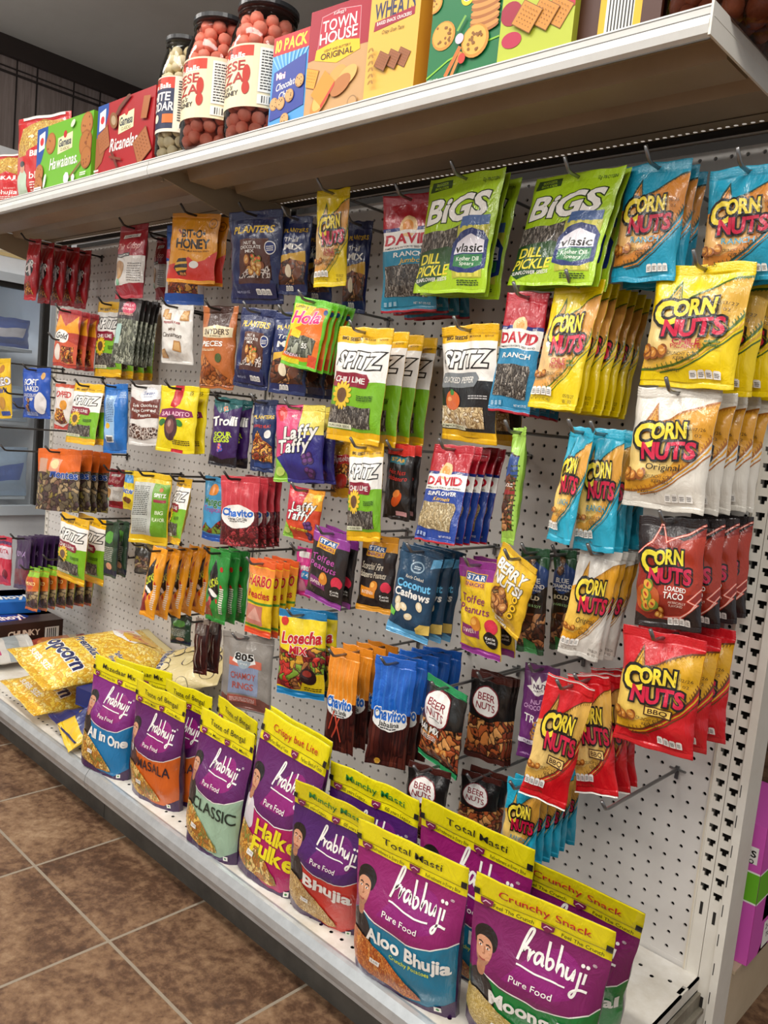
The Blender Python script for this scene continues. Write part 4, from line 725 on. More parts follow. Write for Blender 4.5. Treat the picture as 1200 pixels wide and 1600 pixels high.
@kind('green_pack', .09, .19, .025)
def _(A): A.base('28402a', '1c2a3a'); A.E(.5, .72, .3, .24, '5aa03a'); A.lines(.15, .3, .8, .56, 8, 'b8b8a8', .45); A.R(0, .04, 1, .14, '1a2238'); A.E(.55, .2, .2, .14, 'd89a7a')
@kind('dark_pack', .09, .14, .03)
def _(A): A.base('34302a'); A.P([(.1, .2), (.1, .6), (.9, .6), (.9, .2)], 'wrapped'); A.R(0, .86, 1, 1, '6a5a2a')
@kind('brown_clear', .075, .19, .025)
def _(A): A.base('sticks', 'sticks', '8a7a6c'); A.P([(.15, .72), (.2, .9), (.8, .9), (.84, .72)], '6a5a50'); A.S([(.3, .1), (.34, .7)], .05, 'a89a8c'); A.S([(.7, .1), (.68, .66)], .03, 'c8beb0')
# savoury pouches
LOGO = [[(0, -.1), (.35, 1.2), (.5, 1.75), (.72, 1.75), (.62, 1.25), (.2, .3), (.4, .62), (.62, .66)], [(.66, .66), (.64, .02), (.72, .42), (.95, .62)], [(1.45, .58), (1.15, .66), (.98, .28), (1.14, .02), (1.36, .26), (1.47, .6), (1.46, .12), (1.6, .06)],
        [(1.72, 1.4), (1.7, .08), (1.95, -.02), (2.16, .28), (1.98, .58), (1.74, .42)], [(2.42, 1.5), (2.36, 0), (2.45, .42), (2.66, .6), (2.78, .34), (2.78, .02)], [(2.98, .6), (2.97, .14), (3.14, 0), (3.34, .28), (3.42, .62), (3.42, .02)], [(3.78, .6), (3.78, -.5), (3.58, -.85), (3.38, -.62), (3.8, -.28), (4.4, -.34)], [(4.08, .6), (4.06, .02)]]
def script(A, u, v, w, c, bar=True):
    sx = w / 4.3; sy = sx * A.w / A.h * 1.15
    for s in LOGO: A.S([(u + (x - 2.1) * sx, v + y * sy - x * sy * .0) for x, y in s], .019, c, 2)
    for x, y in ((3.8, .95), (4.1, .95)): A.E(u + (x - 2.1) * sx, v + y * sy, .014, .014, c)
    if bar: A.S([(u - 2.1 * sx, v - .3 * sy), (u - .4 * sx, v - .45 * sy), (u + 1.0 * sx, v - .42 * sy)], .012, c, 1); A.T('®', u + 2.35 * sx, v + 1.2 * sy, .014, c, W=.03, b=0)
def man(A, u, v, s, jacket, shirt, skin='c89070', hair='1a1412'):
    k = A.w / A.h
    q = lambda pts: [(u + a * s, v + b * s * k) for a, b in pts]
    A.P(q([(-.75, -3.4), (-.8, -1.9), (-.45, -1.15), (0, -1.0), (.5, -1.2), (.85, -1.9), (.9, -3.4)]), jacket, 2); A.P(q([(-.2, -1.1), (0, -2.3), (.28, -1.1)]), shirt, 2); A.P(q([(-.22, -.5), (-.24, -1.15), (.02, -1.4), (.28, -1.15), (.26, -.5)]), 'b07a5a', 2)
    A.P(q([(-.54, .0), (-.68, .6), (-.42, 1.02), (.1, 1.16), (.56, .92), (.7, .5), (.54, .0), (.3, .2), (-.3, .2)]), hair, 2)
    A.P(q([(-.48, .3), (-.3, .55), (.2, .55), (.46, .3), (.47, -.2), (.3, -.65), (.02, -.86), (-.28, -.66), (-.46, -.2)]), skin, 2)
    A.P(q([(-.4, -.38), (-.26, -.66), (.02, -.86), (.3, -.66), (.42, -.38), (.2, -.48), (.02, -.46), (-.2, -.48)]), 'a8785c', 2)
    for x in (-.22, .2): A.E(u + x * s, v + .08 * s * k, .1 * s, .045 * s, 'f0e8e0'); A.E(u + x * s, v + .08 * s * k, .045 * s, .045 * s, '20140e'); A.S(q([(x - .13, .2), (x, .25), (x + .13, .2)]), .06 * s, hair)
    A.S(q([(0, .1), (.07, -.2), (-.03, -.22)]), .05 * s, 'a06a4c'); A.S(q([(-.16, -.46), (.02, -.5), (.18, -.45)]), .07 * s, '9a4a42')
def pouch(A, tag1, tagc, tag2, name, namec, c, pile, purple='5c1a5e', serif=True, sub='', two=None, logo=None, jacket='2a2426', mu=.135, mv=.6, nv=.5):
    A.base(c, '3a1848', 'f2e211'); A.P([(0, .42), (0, .81), (1, .81), (1, .52), (.82, .46), (.6, .42), (.3, .44), (.12, .5)], purple); A.P([(.3, .5), (.5, .7), (.75, .78), (.9, .6), (.7, .5)], '8a1a70' if purple != '4a1c66' else '6a1c70', 2)
    A.P([(0, 0), (0, .1), (.2, .075), (.55, .03), (.8, .04), (1, .12), (1, 0)], '3c1a4c')
    A.S([(.12, .5), (.3, .45), (.6, .425), (.82, .46), (1, .52)], .011, WH)
    man(A, mu, mv, .15, jacket, 'e8e4e0' if jacket != '2a2426' else '1c1818')
    script(A, .63, .64, .5, WH); A.T('Pure Food', .52, .53, .034, WH, W=.32, b=.012)
    if not two: A.T(name, .6, .365, .085, namec, W=min(.74, .105 * len(name)), b=.055 if serif else .02)
    if sub: A.T(sub, .64, .29, .026, 'd8e020', W=.36, b=.02)
    A.P([(0, .14), (.0, .32), (.12, .345), (.3, .3), (.5, .22), (.78, .085), (.66, .05), (.35, .05), (.12, .08)], pile, 1)
    if two: A.T(two[0], .64, .37, .1, namec, W=.6, b=.05, sh=.1); A.T(two[1], .62, .255, .1, namec, W=.62, b=.05, sh=.1)
    A.P([(.86, .035), (.86, .07), (.92, .075), (.92, .04)], WH); A.E(.89, .055, .014, .014, '2a8a3a')
    A.R(.0, .865, 1, .869, '6a6210'); A.T(tag1, .52, .925, .045, tagc, W=.66 if len(tag1) > 11 else .54, b=.012); A.T(tag2, .3, .838, .022, '2a2a14', W=.3, b=.012); A.T(tag2, .8, .838, .022, '2a2a14', W=.3, b=.012)
    for x in (.1, .55): A.P([(x - .05, .86), (x + .05, .86), (x + .045, .83), (x, .81), (x - .045, .83)], '7a1a4c'); A.S([(x - .03, .835), (x - .01, .848), (x + .03, .84)], .007, 'e8c8d8')
    A.R(0, .865, .045, .905, '1c1a1c'); A.R(.955, .865, 1, .905, '1c1a1c')
    A.cur = 'price_sticker'; A.layer += 4; A.P([(.26, .17), (.27, .205), (.37, .2), (.36, .165)], 'f6f4ee'); A.T('$ 4.99', .315, .186, .014, '55555a', W=.07, b=.0); A.cur = None
PP = dict(style='pouch', st=.16, sb=0, hole=False)
@kind('p_blue', .15, .25, .075, **PP)
def _(A): pouch(A, 'Mazedaar Mix', '22221a', 'Taste in every bite', 'All in One', WH, '1578b0', 'mixture', '7a1f74')
@kind('p_masala', .15, .25, .075, **PP)
def _(A): pouch(A, 'Taste of Bengal', '22221a', 'Crunchy Masti...', 'MASALA', '2a1a2a', 'd8641a', 'mixture', serif=False, jacket='4a2a2a')
@kind('p_classic', .148, .262, .075, **PP)
def _(A): pouch(A, 'Taste of Bengal', '22221a', 'Lite Masti...', 'CLASSIC', '1a2a22', '9fbfa4', 'mixture', serif=False)
@kind('p_halke', .165, .295, .08, **PP)
def _(A): pouch(A, 'Crispy but Lite', 'c01a1e', 'Perfect Blend of Taste', '', 'f0e020', 'b01560', 'mixture', two=('Halke', 'Fulke'), jacket='d8d0d8')
@kind('p_bhujia', .16, .28, .075, **PP)
def _(A): pouch(A, 'Munchy Masti', '1f7a34', '100 years Legacy...', 'Bhujia', WH, 'd03428', 'noodles_pale', '4a1c66')
@kind('p_aloo', .196, .26, .085, **PP)
def _(A): pouch(A, 'Total Masti', '22221a', 'Refreshment in Every Bite', 'Aloo Bhujia', WH, '16789a', 'noodles', '8a1862', sub='Crunchy Potatoes')
@kind('p_moong', .19, .275, .085, **PP)
def _(A): pouch(A, 'Crunchy Snack', 'c01a1e', 'Feel The Crunch', 'Moong Dal', WH, '0f8038', 'lentils', '7a1a5c')
# ------------------------------------------------------------------ the setting
tile_m = None
def floor_mat():
    m, t, b = nodes('floor_tile'); L = t.links.new
    tc = N(t, 'ShaderNodeTexCoord'); mp = N(t, 'ShaderNodeMapping'); mp.inputs['Location'].default_value = (1.098 - .31 * 10, .597 - .31 * 10, 0); L(tc.outputs['Object'], mp.inputs[0])
    sc = N(t, 'ShaderNodeVectorMath', operation='SCALE'); sc.inputs['Scale'].default_value = 1 / .31; L(mp.outputs[0], sc.inputs[0])
    fr = N(t, 'ShaderNodeVectorMath', operation='FRACTION'); L(sc.outputs[0], fr.inputs[0]); fl = N(t, 'ShaderNodeVectorMath', operation='FLOOR'); L(sc.outputs[0], fl.inputs[0])
    sp = N(t, 'ShaderNodeSeparateXYZ'); L(fr.outputs[0], sp.inputs[0])
    mask = None
    for ax in ('X', 'Y'):
        a = N(t, 'ShaderNodeMath', operation='SUBTRACT'); L(sp.outputs[ax], a.inputs[0]); a.inputs[1].default_value = .5
        c = N(t, 'ShaderNodeMath', operation='ABSOLUTE'); L(a.outputs[0], c.inputs[0]); d = N(t, 'ShaderNodeMath', operation='GREATER_THAN'); L(c.outputs[0], d.inputs[0]); d.inputs[1].default_value = .4905
        if mask: mm = N(t, 'ShaderNodeMath', operation='MAXIMUM'); L(mask.outputs[0], mm.inputs[0]); L(d.outputs[0], mm.inputs[1]); mask = mm
        else: mask = d
    wn = N(t, 'ShaderNodeTexWhiteNoise'); L(fl.outputs[0], wn.inputs[0])
    ad = N(t, 'ShaderNodeVectorMath', operation='ADD'); L(tc.outputs['Object'], ad.inputs[0]); L(wn.outputs['Color'], ad.inputs[1])
    n1 = N(t, 'ShaderNodeTexNoise', Scale=5.0, Detail=8.0, Roughness=.7, Distortion=.4); L(ad.outputs[0], n1.inputs['Vector'])
    n2 = N(t, 'ShaderNodeTexNoise', Scale=55.0, Detail=5.0, Roughness=.7); L(ad.outputs[0], n2.inputs['Vector'])
    mxn = N(t, 'ShaderNodeMix'); mxn.inputs[0].default_value = .4; L(n1.outputs[0], mxn.inputs[2]); L(n2.outputs[0], mxn.inputs[3])
    cr = N(t, 'ShaderNodeValToRGB'); e = cr.color_ramp.elements; e[0].position = .33; e[0].color = lin('2e1d12'); e[1].position = .70; e[1].color = lin('a58a6c')
    x = e.new(.45); x.color = lin('563c2a'); x = e.new(.54); x.color = lin('7c5f46'); L(mxn.outputs[0], cr.inputs[0])
    g = N(t, 'ShaderNodeMix', data_type='RGBA'); L(mask.outputs[0], g.inputs[0]); L(cr.outputs[0], g.inputs[6]); g.inputs[7].default_value = lin('8f8474'); L(g.outputs[2], b.inputs['Base Color'])
    b.inputs['Roughness'].default_value = .5
    h = N(t, 'ShaderNodeMath', operation='SUBTRACT'); L(n2.outputs[0], h.inputs[0]); L(mask.outputs[0], h.inputs[1])
    bp = N(t, 'ShaderNodeBump', Strength=.35, Distance=.004); L(h.outputs[0], bp.inputs['Height']); L(bp.outputs[0], b.inputs['Normal']); return m
def wood_mat():
    m, t, b = nodes('wood_panelling'); L = t.links.new
    tc = N(t, 'ShaderNodeTexCoord'); mp = N(t, 'ShaderNodeMapping'); mp.inputs['Scale'].default_value = (1, 30, 1.6); L(tc.outputs['Object'], mp.inputs[0])
    n = N(t, 'ShaderNodeTexNoise', Scale=2.0, Detail=6.0, Roughness=.65, Distortion=.5); L(mp.outputs[0], n.inputs['Vector'])
    cr = N(t, 'ShaderNodeValToRGB'); cr.color_ramp.elements[0].position = .3; cr.color_ramp.elements[0].color = lin('7a6b66'); cr.color_ramp.elements[1].position = .72; cr.color_ramp.elements[1].color = lin('ad9d96'); L(n.outputs[0], cr.inputs[0])
    L(cr.outputs[0], b.inputs['Base Color']); b.inputs['Roughness'].default_value = .55; return m
def struct(name, mb, m, **k):
    o = mb.build(name, m, **k); o['kind'] = 'structure'; return o
mw = plain('painted_metal', 'e6e2d8', .38, 0, .2, 9, .03, 'd9d3c6')
mdeck = plain('worn_white_metal', 'e8e5de', .42, 0, .16, 14, .04, 'cdc6b8')
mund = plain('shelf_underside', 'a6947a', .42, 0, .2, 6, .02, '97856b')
mrail = plain('aluminium_rail', 'c9ced0', .28, .55, .2, 30, .02, 'b4b9bb')
mwire = plain('steel_wire', '8b8b8b', .3, .85)
mdarkwire = plain('dark_steel_wire', '4c4845', .35, .8)
mkick = plain('kick_metal', '55524c', .5, .2, .2, 12, .05, '3d3b37')
mblk = plain('cavity_shade_and_seal', '211d19', .8)  # near-black stands for shade behind holes and slots; also the seal's own colour
mpeg = plain('pegboard_white', 'dedad4', .5, 0, .25, 5, .02, 'cfcac4')
mcool = plain('cooler_white', 'eef0f2', .35, 0, .2, 8, .01, 'e2e5e8')
struct('floor', MB().box(-4.2, -6, FLOOR - .1, 2.6, 3.2, FLOOR), floor_mat())
struct('ceiling', MB().box(-4.2, -6, CEIL, 2.6, 3.2, CEIL + .1), plain('ceiling_paint', 'e6e4de', .8, 0, .2, 3, .02, 'dddbd4'))
wb = MB().box(-4.0, -4.2, FLOOR, -3.9, 3.2, CEIL)
struct('wall_left', wb, wood_mat())
gb = MB(); yy = -4.1
k = 0
while yy < 3.1: gb.box(-3.9, yy, FLOOR, -3.8975, yy + .007, CEIL); yy += (.145, .1, .19)[k % 3]; k += 1
struct('trim_1', gb, plain('panel_groove', '2c2422', .7))
struct('trim_2', MB().box(-3.9, -4.2, 2.41, -3.87, 3.2, CEIL), plain('dark_moulding', '3a2f2b', .5))
struct('trim_3', MB().box(-3.9, -4.2, 2.335, -3.892, 3.2, 2.345).box(-3.9, -4.2, 2.362, -3.894, 3.2, 2.368), plain('panel_rail', '352b29', .6))
struct('wall_back', MB().box(-4.2, 3.1, FLOOR, 2.6, 3.2, CEIL), plain('wall_brown', '6b5a4c', .7))
# perforated sheets: cells with an eight sided hole
def perf(nx, ny, p, r, fn, solid=lambda i, j: False):
    vs = []; fs = []; c = {}
    def cor(i, j):
        if (i, j) not in c: c[(i, j)] = len(vs); vs.append(fn((i - .5) * p, (j - .5) * p))
        return c[(i, j)]
    for i in range(nx):
        for j in range(ny):
            k = [cor(i + 1, j + 1), cor(i, j + 1), cor(i, j), cor(i + 1, j)]
            if solid(i, j): fs.append(k); continue
            o = len(vs); vs.extend(fn(i * p + r * math.cos(a * .785398), j * p + r * math.sin(a * .785398)) for a in range(8))
            for q in range(4): fs.append((k[q], k[(q + 1) % 4], o + (3 + 2 * q) % 8, o + (2 + 2 * q) % 8, o + (1 + 2 * q) % 8))
    return vs, fs
IN = .0254
gon = thing('gondola_unit', (-1.2, .03, FLOOR), 'long white steel gondola unit with pegboard back carrying the snack hooks', 'store shelving')
M0 = Matrix.Translation((1.2, -.03, -FLOOR))
def gpart(name, mb, m, **k):
    o = mb.build(name, m, gon, **k); o.location = (1.2, -.03, -FLOOR); return o
for x0, n in ((-47, 48), (-95, 47)):
    vs, fs = perf(n, 52, IN, .0034, lambda x, z, x0=x0: (x0 * IN + x, 0, z))
    b = MB(); b.add(vs, fs); o = gpart('pegboard_panel', b, mpeg)
    md = o.modifiers.new('s', 'SOLIDIFY'); md.thickness = .004; md.offset = -1 
gpart('rear_panel', MB().box(-2.42, .048, FLOOR, .055, .052, 1.34), mblk)  # black sheet: the shade inside the hollow unit put into its colour
gpart('filler_strip', MB().box(-2.42, -.001, -.03, .012, .003, -.0127), mpeg)
gpart('upper_panel', MB().box(-2.42, -.0015, 1.325, .012, .003, 1.345), mpeg)
def upright(xa, two):
    b = MB(); zb, zt = FLOOR, 1.36
    cols = [(xa, xa + .0205), (xa + .0215, xa + .043)] if two else [(xa, xa + .016)]
    for ci, (a, c) in enumerate(cols):
        w = c - a; y = -.004; dz = -.3 * IN * ci - .001
        b.box(a, y, zb, c, y + .003, .112 + dz)
        n = 48
        for i in range(n):
            z = .112 + dz + i * IN
            xs = [a, a + w * .17, a + w * .33, a + w * .68, a + w * .83, c]
            b.box(a, y, z, c, y + .003, z + .013)                       # web between slots
            b.box(xs[0], y, z + .013, xs[1], y + .003, z + IN); b.box(xs[4], y, z + .013, xs[5], y + .003, z + IN)
            b.box(xs[1], y, z + .013, xs[2], y + .003, z + .0185); b.box(xs[3], y, z + .013, xs[4], y + .003, z + .0185)
        b.box(a, y + .028, zb, c, y + .032, zt, 1)
        b.box(a + w * .38, y - .0006, .085 + dz, a + w * .6, y, .106 + dz, 1)
        if ci == 1: b.box(a + w * .38, y - .0006, -.075, a + w * .6, y, -.05, 1)
    x1 = cols[-1][1]
    b.box(xa - .0015, -.006, zb, xa, .03, zt)
    if two:
        b.box(x1, -.012, zb, x1 + .0125, .05, zt)
        for k in range(9): b.box(x1 + .002, -.0126, zb + .05 + k * .05, x1 + .0032, -.012, zb + .07 + k * .05, 1)
    return b
gpart('upright_post', upright(.0125, True), [mw, mblk])
gpart('upright_post', upright(-1.2135, False), [mw, mblk])
gpart('upright_post', upright(-2.436, False), [mw, mblk])
gpart('panel_edge_trim', MB().box(.0075, -.004, -.02, .0122, .002, 1.3), plain('ivory_trim', 'dcd2be', .5))
for x0, x1 in ((-2.42, -1.2), (-1.198, .03)):
    gpart('kick_plate', MB().box(x0, -.392, FLOOR, x1, -.385, -.062).box(x0, -.42, -.075, x1, -.385, -.066), mkick)
gpart('base_end_bracket', MB().box(.034, -.40, FLOOR, .042, 0, -.045).box(.012, -.2, -.075, .05, 0, -.068), plain('base_bracket_metal', 'a39c8c', .5, .3, .2, 20, .1, '6e675a'))
# shelf boards
def deck(name, x0, x1, lab, zt, yf, rail, top):
    t = thing(name, ((x0 + x1) / 2, yf, zt), lab, 'shelf board'); off = (-(x0 + x1) / 2, -yf, -zt); o = []
    def pt(nm, mb, m, **k): q = mb.build(nm, m, t, **k); q.location = off; return q
    p = .0127; n = int((x1 - x0) / p) - 1; b = MB()
    if top:
        rows = 2; ys = -.048
        b.box(x0, yf + .004, zt - .006, x1, ys - p / 2, zt - .003); b.box(x0, ys + p * 1.5, zt - .006, x1, -.0017, zt - .003, 1)  # rear strip coloured dark to stand for the shadow gap above the pegboard
        vs, fs = perf(n, 2, p, .0036, lambda x, y: (x0 + .012 + x, ys + y, zt - .0045), lambda i, j: j == 0)
        b.add(vs, fs); b.box(x0, ys - p / 2, zt - .006, x0 + .006, ys + p * 1.5, zt - .003)
        pt('deck', b, [mund, mblk])
        r = MB()
        for yc, hh in ((-.27, .028), (-.145, .021)):
            r.prism([(yc - .045, zt - .006), (yc - .036, zt - hh), (yc + .03, zt - hh), (yc + .045, zt - .006)], x0 + .03, x1 - .012)
        for yc in (-.345, -.215, -.165, -.07): r.box(x0 + .004, yc, zt - .0068, x1, yc + .0025, zt - .006, 1)
        r.box(x0, yf + .005, zt - .02, x1, yf + .03, zt - .006)
        pt('stiffening_rib', r, [mund, plain('seam_brown', '4a3d2c', .7)])
        f = MB().prism([(yf, zt), (yf - .003, zt - .004), (yf - .002, zt - .012), (yf - .001, zt - .0125), (yf - .001, zt - .0135), (yf - .004, zt - .0145), (yf - .0055, zt - .024), (yf - .003, zt - .033), (yf + .003, zt - .036), (yf + .006, zt - .034), (yf + .006, zt)], x0, x1)
        pt('price_rail', f, plain('white_rail', 'dfdfdb', .3, 0, .2, 20, .01, 'd4d4cf'))
        pt('rail_groove', MB().box(x0, yf - .0034, zt - .0046, x1, yf - .0026, zt - .0038).box(x0, yf - .0024, zt - .0134, x1, yf - .001, zt - .0124).box(x0, yf + .003, zt - .0375, x1, yf + .0045, zt - .0355), plain('groove_grey', '6a6863', .6))
        if x1 > -.1: pt('end_panel', MB().box(x1, yf - .004, zt - .036, x1 + .003, -.004, zt + .001).box(x1 + .003, yf, zt - .015, x1 + .0034, -.01, zt - .0142), mw)
        for xb in ((x0 + .004,) if x1 > -.1 else (x0 + .004,)):
            pt('bracket', MB().prism([(-.004, zt - .008), (-.004, zt - .105), (-.05, zt - .1), (yf + .05, zt - .036), (yf + .012, zt - .03), (yf + .012, zt - .008)], xb, xb + .0035).box(xb - .004, -.36, zt - .04, xb + .006, -.355, zt - .034), plain('bracket_metal', 'a8987e', .45), bevel=.001)
    else:
        b.box(x0, yf + .036, zt - .004, x1, -.072, zt); b.box(x0, yf, zt - .004, x1, yf + .036 - p, zt); b.box(x0, -.072 + 2 * p, zt - .004, x1, -.004, zt)
        vs, fs = perf(n, 1, p, .0036, lambda x, y: (x0 + .012 + x, yf + .036 - p / 2 + y, zt), lambda i, j: i % 2); b.add(vs, fs)
        vs, fs = perf(n, 2, p, .0036, lambda x, y: (x0 + .012 + x, -.072 + p / 2 + y, zt), lambda i, j: i % 2 or j != (i // 2) % 2); b.add(vs, fs)
        b.box(x0, yf + .01, zt - .026, x1, -.004, zt - .022, 1); b.box(x1 - .003, yf, zt - .03, x1, -.004, zt)
        pt('deck', b, [mdeck, mblk])
        f = MB().prism([(yf, zt + .002), (yf - .006, zt), (yf - .014, zt - .012), (yf - .016, zt - .026), (yf - .012, zt - .038), (yf - .006, zt - .043), (yf - .006, zt - .05), (yf + .004, zt - .05), (yf + .004, zt - .004), (yf + .004, zt + .002)], x0, x1)
        pt('price_rail', f, mrail)
    return t
deck('top_shelf', -2.42, -1.1925, 'top shelf board carrying the green and red biscuit boxes', 1.333, -.387, 0, True)
deck('top_shelf', -1.1905, .018, 'top shelf board carrying the cracker boxes and pink ball jars', 1.333, -.387, 0, True)
deck('bottom_shelf', -2.42, -1.2, 'bottom shelf board under the popcorn bags and cookie packages', -.0205, -.43, 0, False)
deck('bottom_shelf', -1.198, .036, 'bottom shelf board under the row of yellow topped pouches', -.0205, -.43, 0, False)
# cooler beyond the shelving
cx = -3.0
ck = thing('glass_door_cooler', (cx - .35, 0, FLOOR), 'white glass door cooler standing beyond the far end of the shelving', 'cooler')
def cpart(nm, mb, m, par=None, **k): o = mb.build(nm, m, ck, **k); o.location = (-(cx - .35), 0, -FLOOR); return o
cpart('cabinet', MB().box(cx - .7, -1.6, FLOOR, cx, 1.6, .29).box(cx - .7, -1.6, 1.27, cx, 1.6, 1.75).box(cx - .7, -1.6, .29, cx - .66, 1.6, 1.27).box(cx - .7, .24, .29, cx, .29, 1.27).box(cx - .7, -.78, .29, cx, -.73, 1.27), mcool)
cpart('header_stripe', MB().box(cx, -1.6, 1.335, cx + .002, 1.6, 1.35).box(cx, -1.6, 1.352, cx + .002, 1.6, 1.356), plain('header_yellow', 'd8c08a', .4))
cpart('door_frame', MB().box(cx, -.75, 1.235, cx + .03, .26, 1.27).box(cx, -.75, .29, cx + .03, .26, .33).box(cx, .215, .33, cx + .03, .26, 1.235).box(cx, -.75, .33, cx + .03, -.7, 1.235).box(cx, -1.6, .3, cx + .012, 1.6, .305), plain('door_frame_grey', 'c5cdd3', .35))
cpart('door_seal', MB().box(cx - .02, .19, .33, cx + .02, .215, 1.235).box(cx - .02, -.7, 1.215, cx + .02, .215, 1.235), mblk)
cpart('liner', MB().box(cx - .655, -.72, .3, cx - .65, .23, 1.26), plain('liner_grey', 'b4c0c8', .5))
for z in (.34, .66, .97): cpart('inner_shelf', MB().box(cx - .6, -.7, z, cx - .1, .2, z + .012), plain('cooler_shelf', 'aab4ba', .4))
gm, gt_, gb_ = nodes('cooler_glass'); gb_.inputs['Base Color'].default_value = (.75, .8, .85, 1); gb_.inputs['Alpha'].default_value = .09; gb_.inputs['Roughness'].default_value = .05; MC['cg'] = gm
ll = bpy.data.lights.new('added_cooler_light', 'AREA'); ll.shape = 'RECTANGLE'; ll.size = .8; ll.size_y = .1; ll.energy = 2.5; ll.color = (.9, .96, 1)  # unseen lamp added to brighten the dim cooler interior
lo = bpy.data.objects.new('added_cooler_light', ll); COL.objects.link(lo); lo.parent = ck; lo.location = (.15, -.25, 1.25 - FLOOR); lo.rotation_euler = (0, math.radians(20), math.radians(90))
cpart('door_glass', MB().box(cx + .004, -.7, .33, cx + .008, .195, 1.22), gm)
# ------------------------------------------------------------------ goods: hanging bags
TPL = {}
def template(k):
    if k not in TPL:
        w, h, t, kw, f = KINDS[k]; A = Pack(w, h, t, seed=len(TPL) + 1, **kw); f(A); TPL[k] = (A.meshes('snack_pack'), w, h, t)
    return TPL[k]
def orient(psi, phi, th):
    """yaw, roll in the bag's own plane, pitch (degrees)"""
    p, q, t = [math.radians(a) for a in (psi, phi, th)]
    ex = Vector((math.cos(p), math.sin(p), 0)); n = Vector((math.sin(p), -math.cos(p), 0)); ez = Vector((0, 0, math.cos(t))) + n * math.sin(t)
    e1 = ex * math.cos(q) + ez * math.sin(q); e2 = ez * math.cos(q) - ex * math.sin(q); e3 = e1.cross(e2)    # e3 = front direction
    return Matrix((( e1.x, -e3.x, e2.x), (e1.y, -e3.y, e2.y), (e1.z, -e3.z, e2.z)))
def place(name, k, loc, psi, phi, th, w, h, sy=1, label=None, cat=None, group=None):
    ms, w0, h0, t0 = template(k)
    o = link(name, ms['']); o.matrix_world = Matrix.Translation(loc) @ orient(psi, phi, th).to_4x4() @ Matrix.Diagonal((w / w0, sy, h / h0, 1))
    for p, me in ms.items():
        if p: link(p, me, o)
    return tag(o, label, cat, group)
ORD = ['second', 'third', 'fourth', 'fifth', 'sixth', 'seventh', 'eighth']
CATS = {'corn_snack_bag': 'bag of corn kernels', 'seed_bag': 'bag of seeds', 'nut_bag': 'bag of nuts', 'candy_bag': 'bag of candy', 'gummy_bag': 'bag of gummies', 'cookie_bag': 'bag of cookies', 'chip_bag': 'bag of chips', 'pretzel_bag': 'bag of pretzels'}
def hook(x, z, tip, label, dark=False, group=None):
    t = thing('peg_hook', (x, 0, z), label, 'peg hook', group); m = mdarkwire if dark else mwire
    MB().tube([(0, -.004, 0), (0, tip + .022, 0), (0, tip + .014, .002), (0, tip, .017)], .0028).build('wire', m, t, smooth=True)
    MB().box(-.003, -.0045, -.016, .003, -.0015, .006).tube([(-.0127, .002, -.002), (-.0127, -.004, 0), (.0127, -.004, 0), (.0127, .002, -.002)], .002).build('back_plate', m, t)
R = random.Random(3)
for k, x, y0, z, psi, phi, th, w, h, n, dy, nm, ds in PACKS:
    t0 = KINDS[k][2]; step = dy / n if n else 1
    sy = min(1, max(.3, step * .95 / t0)) if n else 1
    if n: sy = max(sy, .45)
    g = (ds + ' row')
    for i in range(n + 1):
        if i == 0: lab = ds if n == 0 else ds + ', front of its row'
        else: lab = ds + ', ' + ORD[i - 1] + ' from the front'
        if len(lab.split()) > 16: lab = lab.replace(' of its row', '').replace(' from the front', ' back')
        j = 0 if i == 0 else 1
        place(nm, k, (x + j * R.uniform(-.003, .003), y0 + step * i if n else y0, z + j * R.uniform(-.003, .002)), psi + j * R.uniform(-4, 4), phi + j * R.uniform(-1.6, 1.6), th, w, h, sy, lab, CATS[nm], g if n else None)
    zh = z - h * (KINDS[k][3].get('st', .09)) * .5
    if th > -20 and y0 < -.1 or 1: hook(x + .0, zh, y0 - .045, 'wire peg hook carrying the ' + ' '.join(ds.split()[:11]), x < -1.0)
for bx, bz, tip, lab in ((-.048, .304, -.262, 'bare wire peg hook near the lower right of the pegboard'), (-1.86, .33, -.27, 'bare wire peg hook above the popcorn, left one'), (-1.80, .335, -.25, 'bare wire peg hook above the popcorn, right one'), (-2.2, .80, -.27, 'bare wire peg hook under the blue cookie bag'), (-2.12, .76, -.27, 'bare wire peg hook over the orange wrapped candy'), (-2.25, .69, -.27, 'bare wire peg hook left of the wrapped candies'), (-2.2, .62, -.27, 'bare wire peg hook before the lower cooler door'), (-.99, .25, -.2, 'bare wire peg hook below the chamoy rings'), (-1.9, .97, -.27, 'bare wire peg hook under the red cheese puffs')):
    hook(bx, bz, tip, lab, bx < -1)
# ------------------------------------------------------------------ goods: standing pouches
for i, (k, x, y0, z, psi, phi, th, w, h, ds) in enumerate(POUCHES):
    if i == 13: x, y0, z = x - .022, y0 + .045, z - .018
    place('savoury_pouch', k, (x, y0, z), psi, phi, th, w, h, .82, ds, 'snack pouch', 'savoury snack pouches on the bottom shelf')
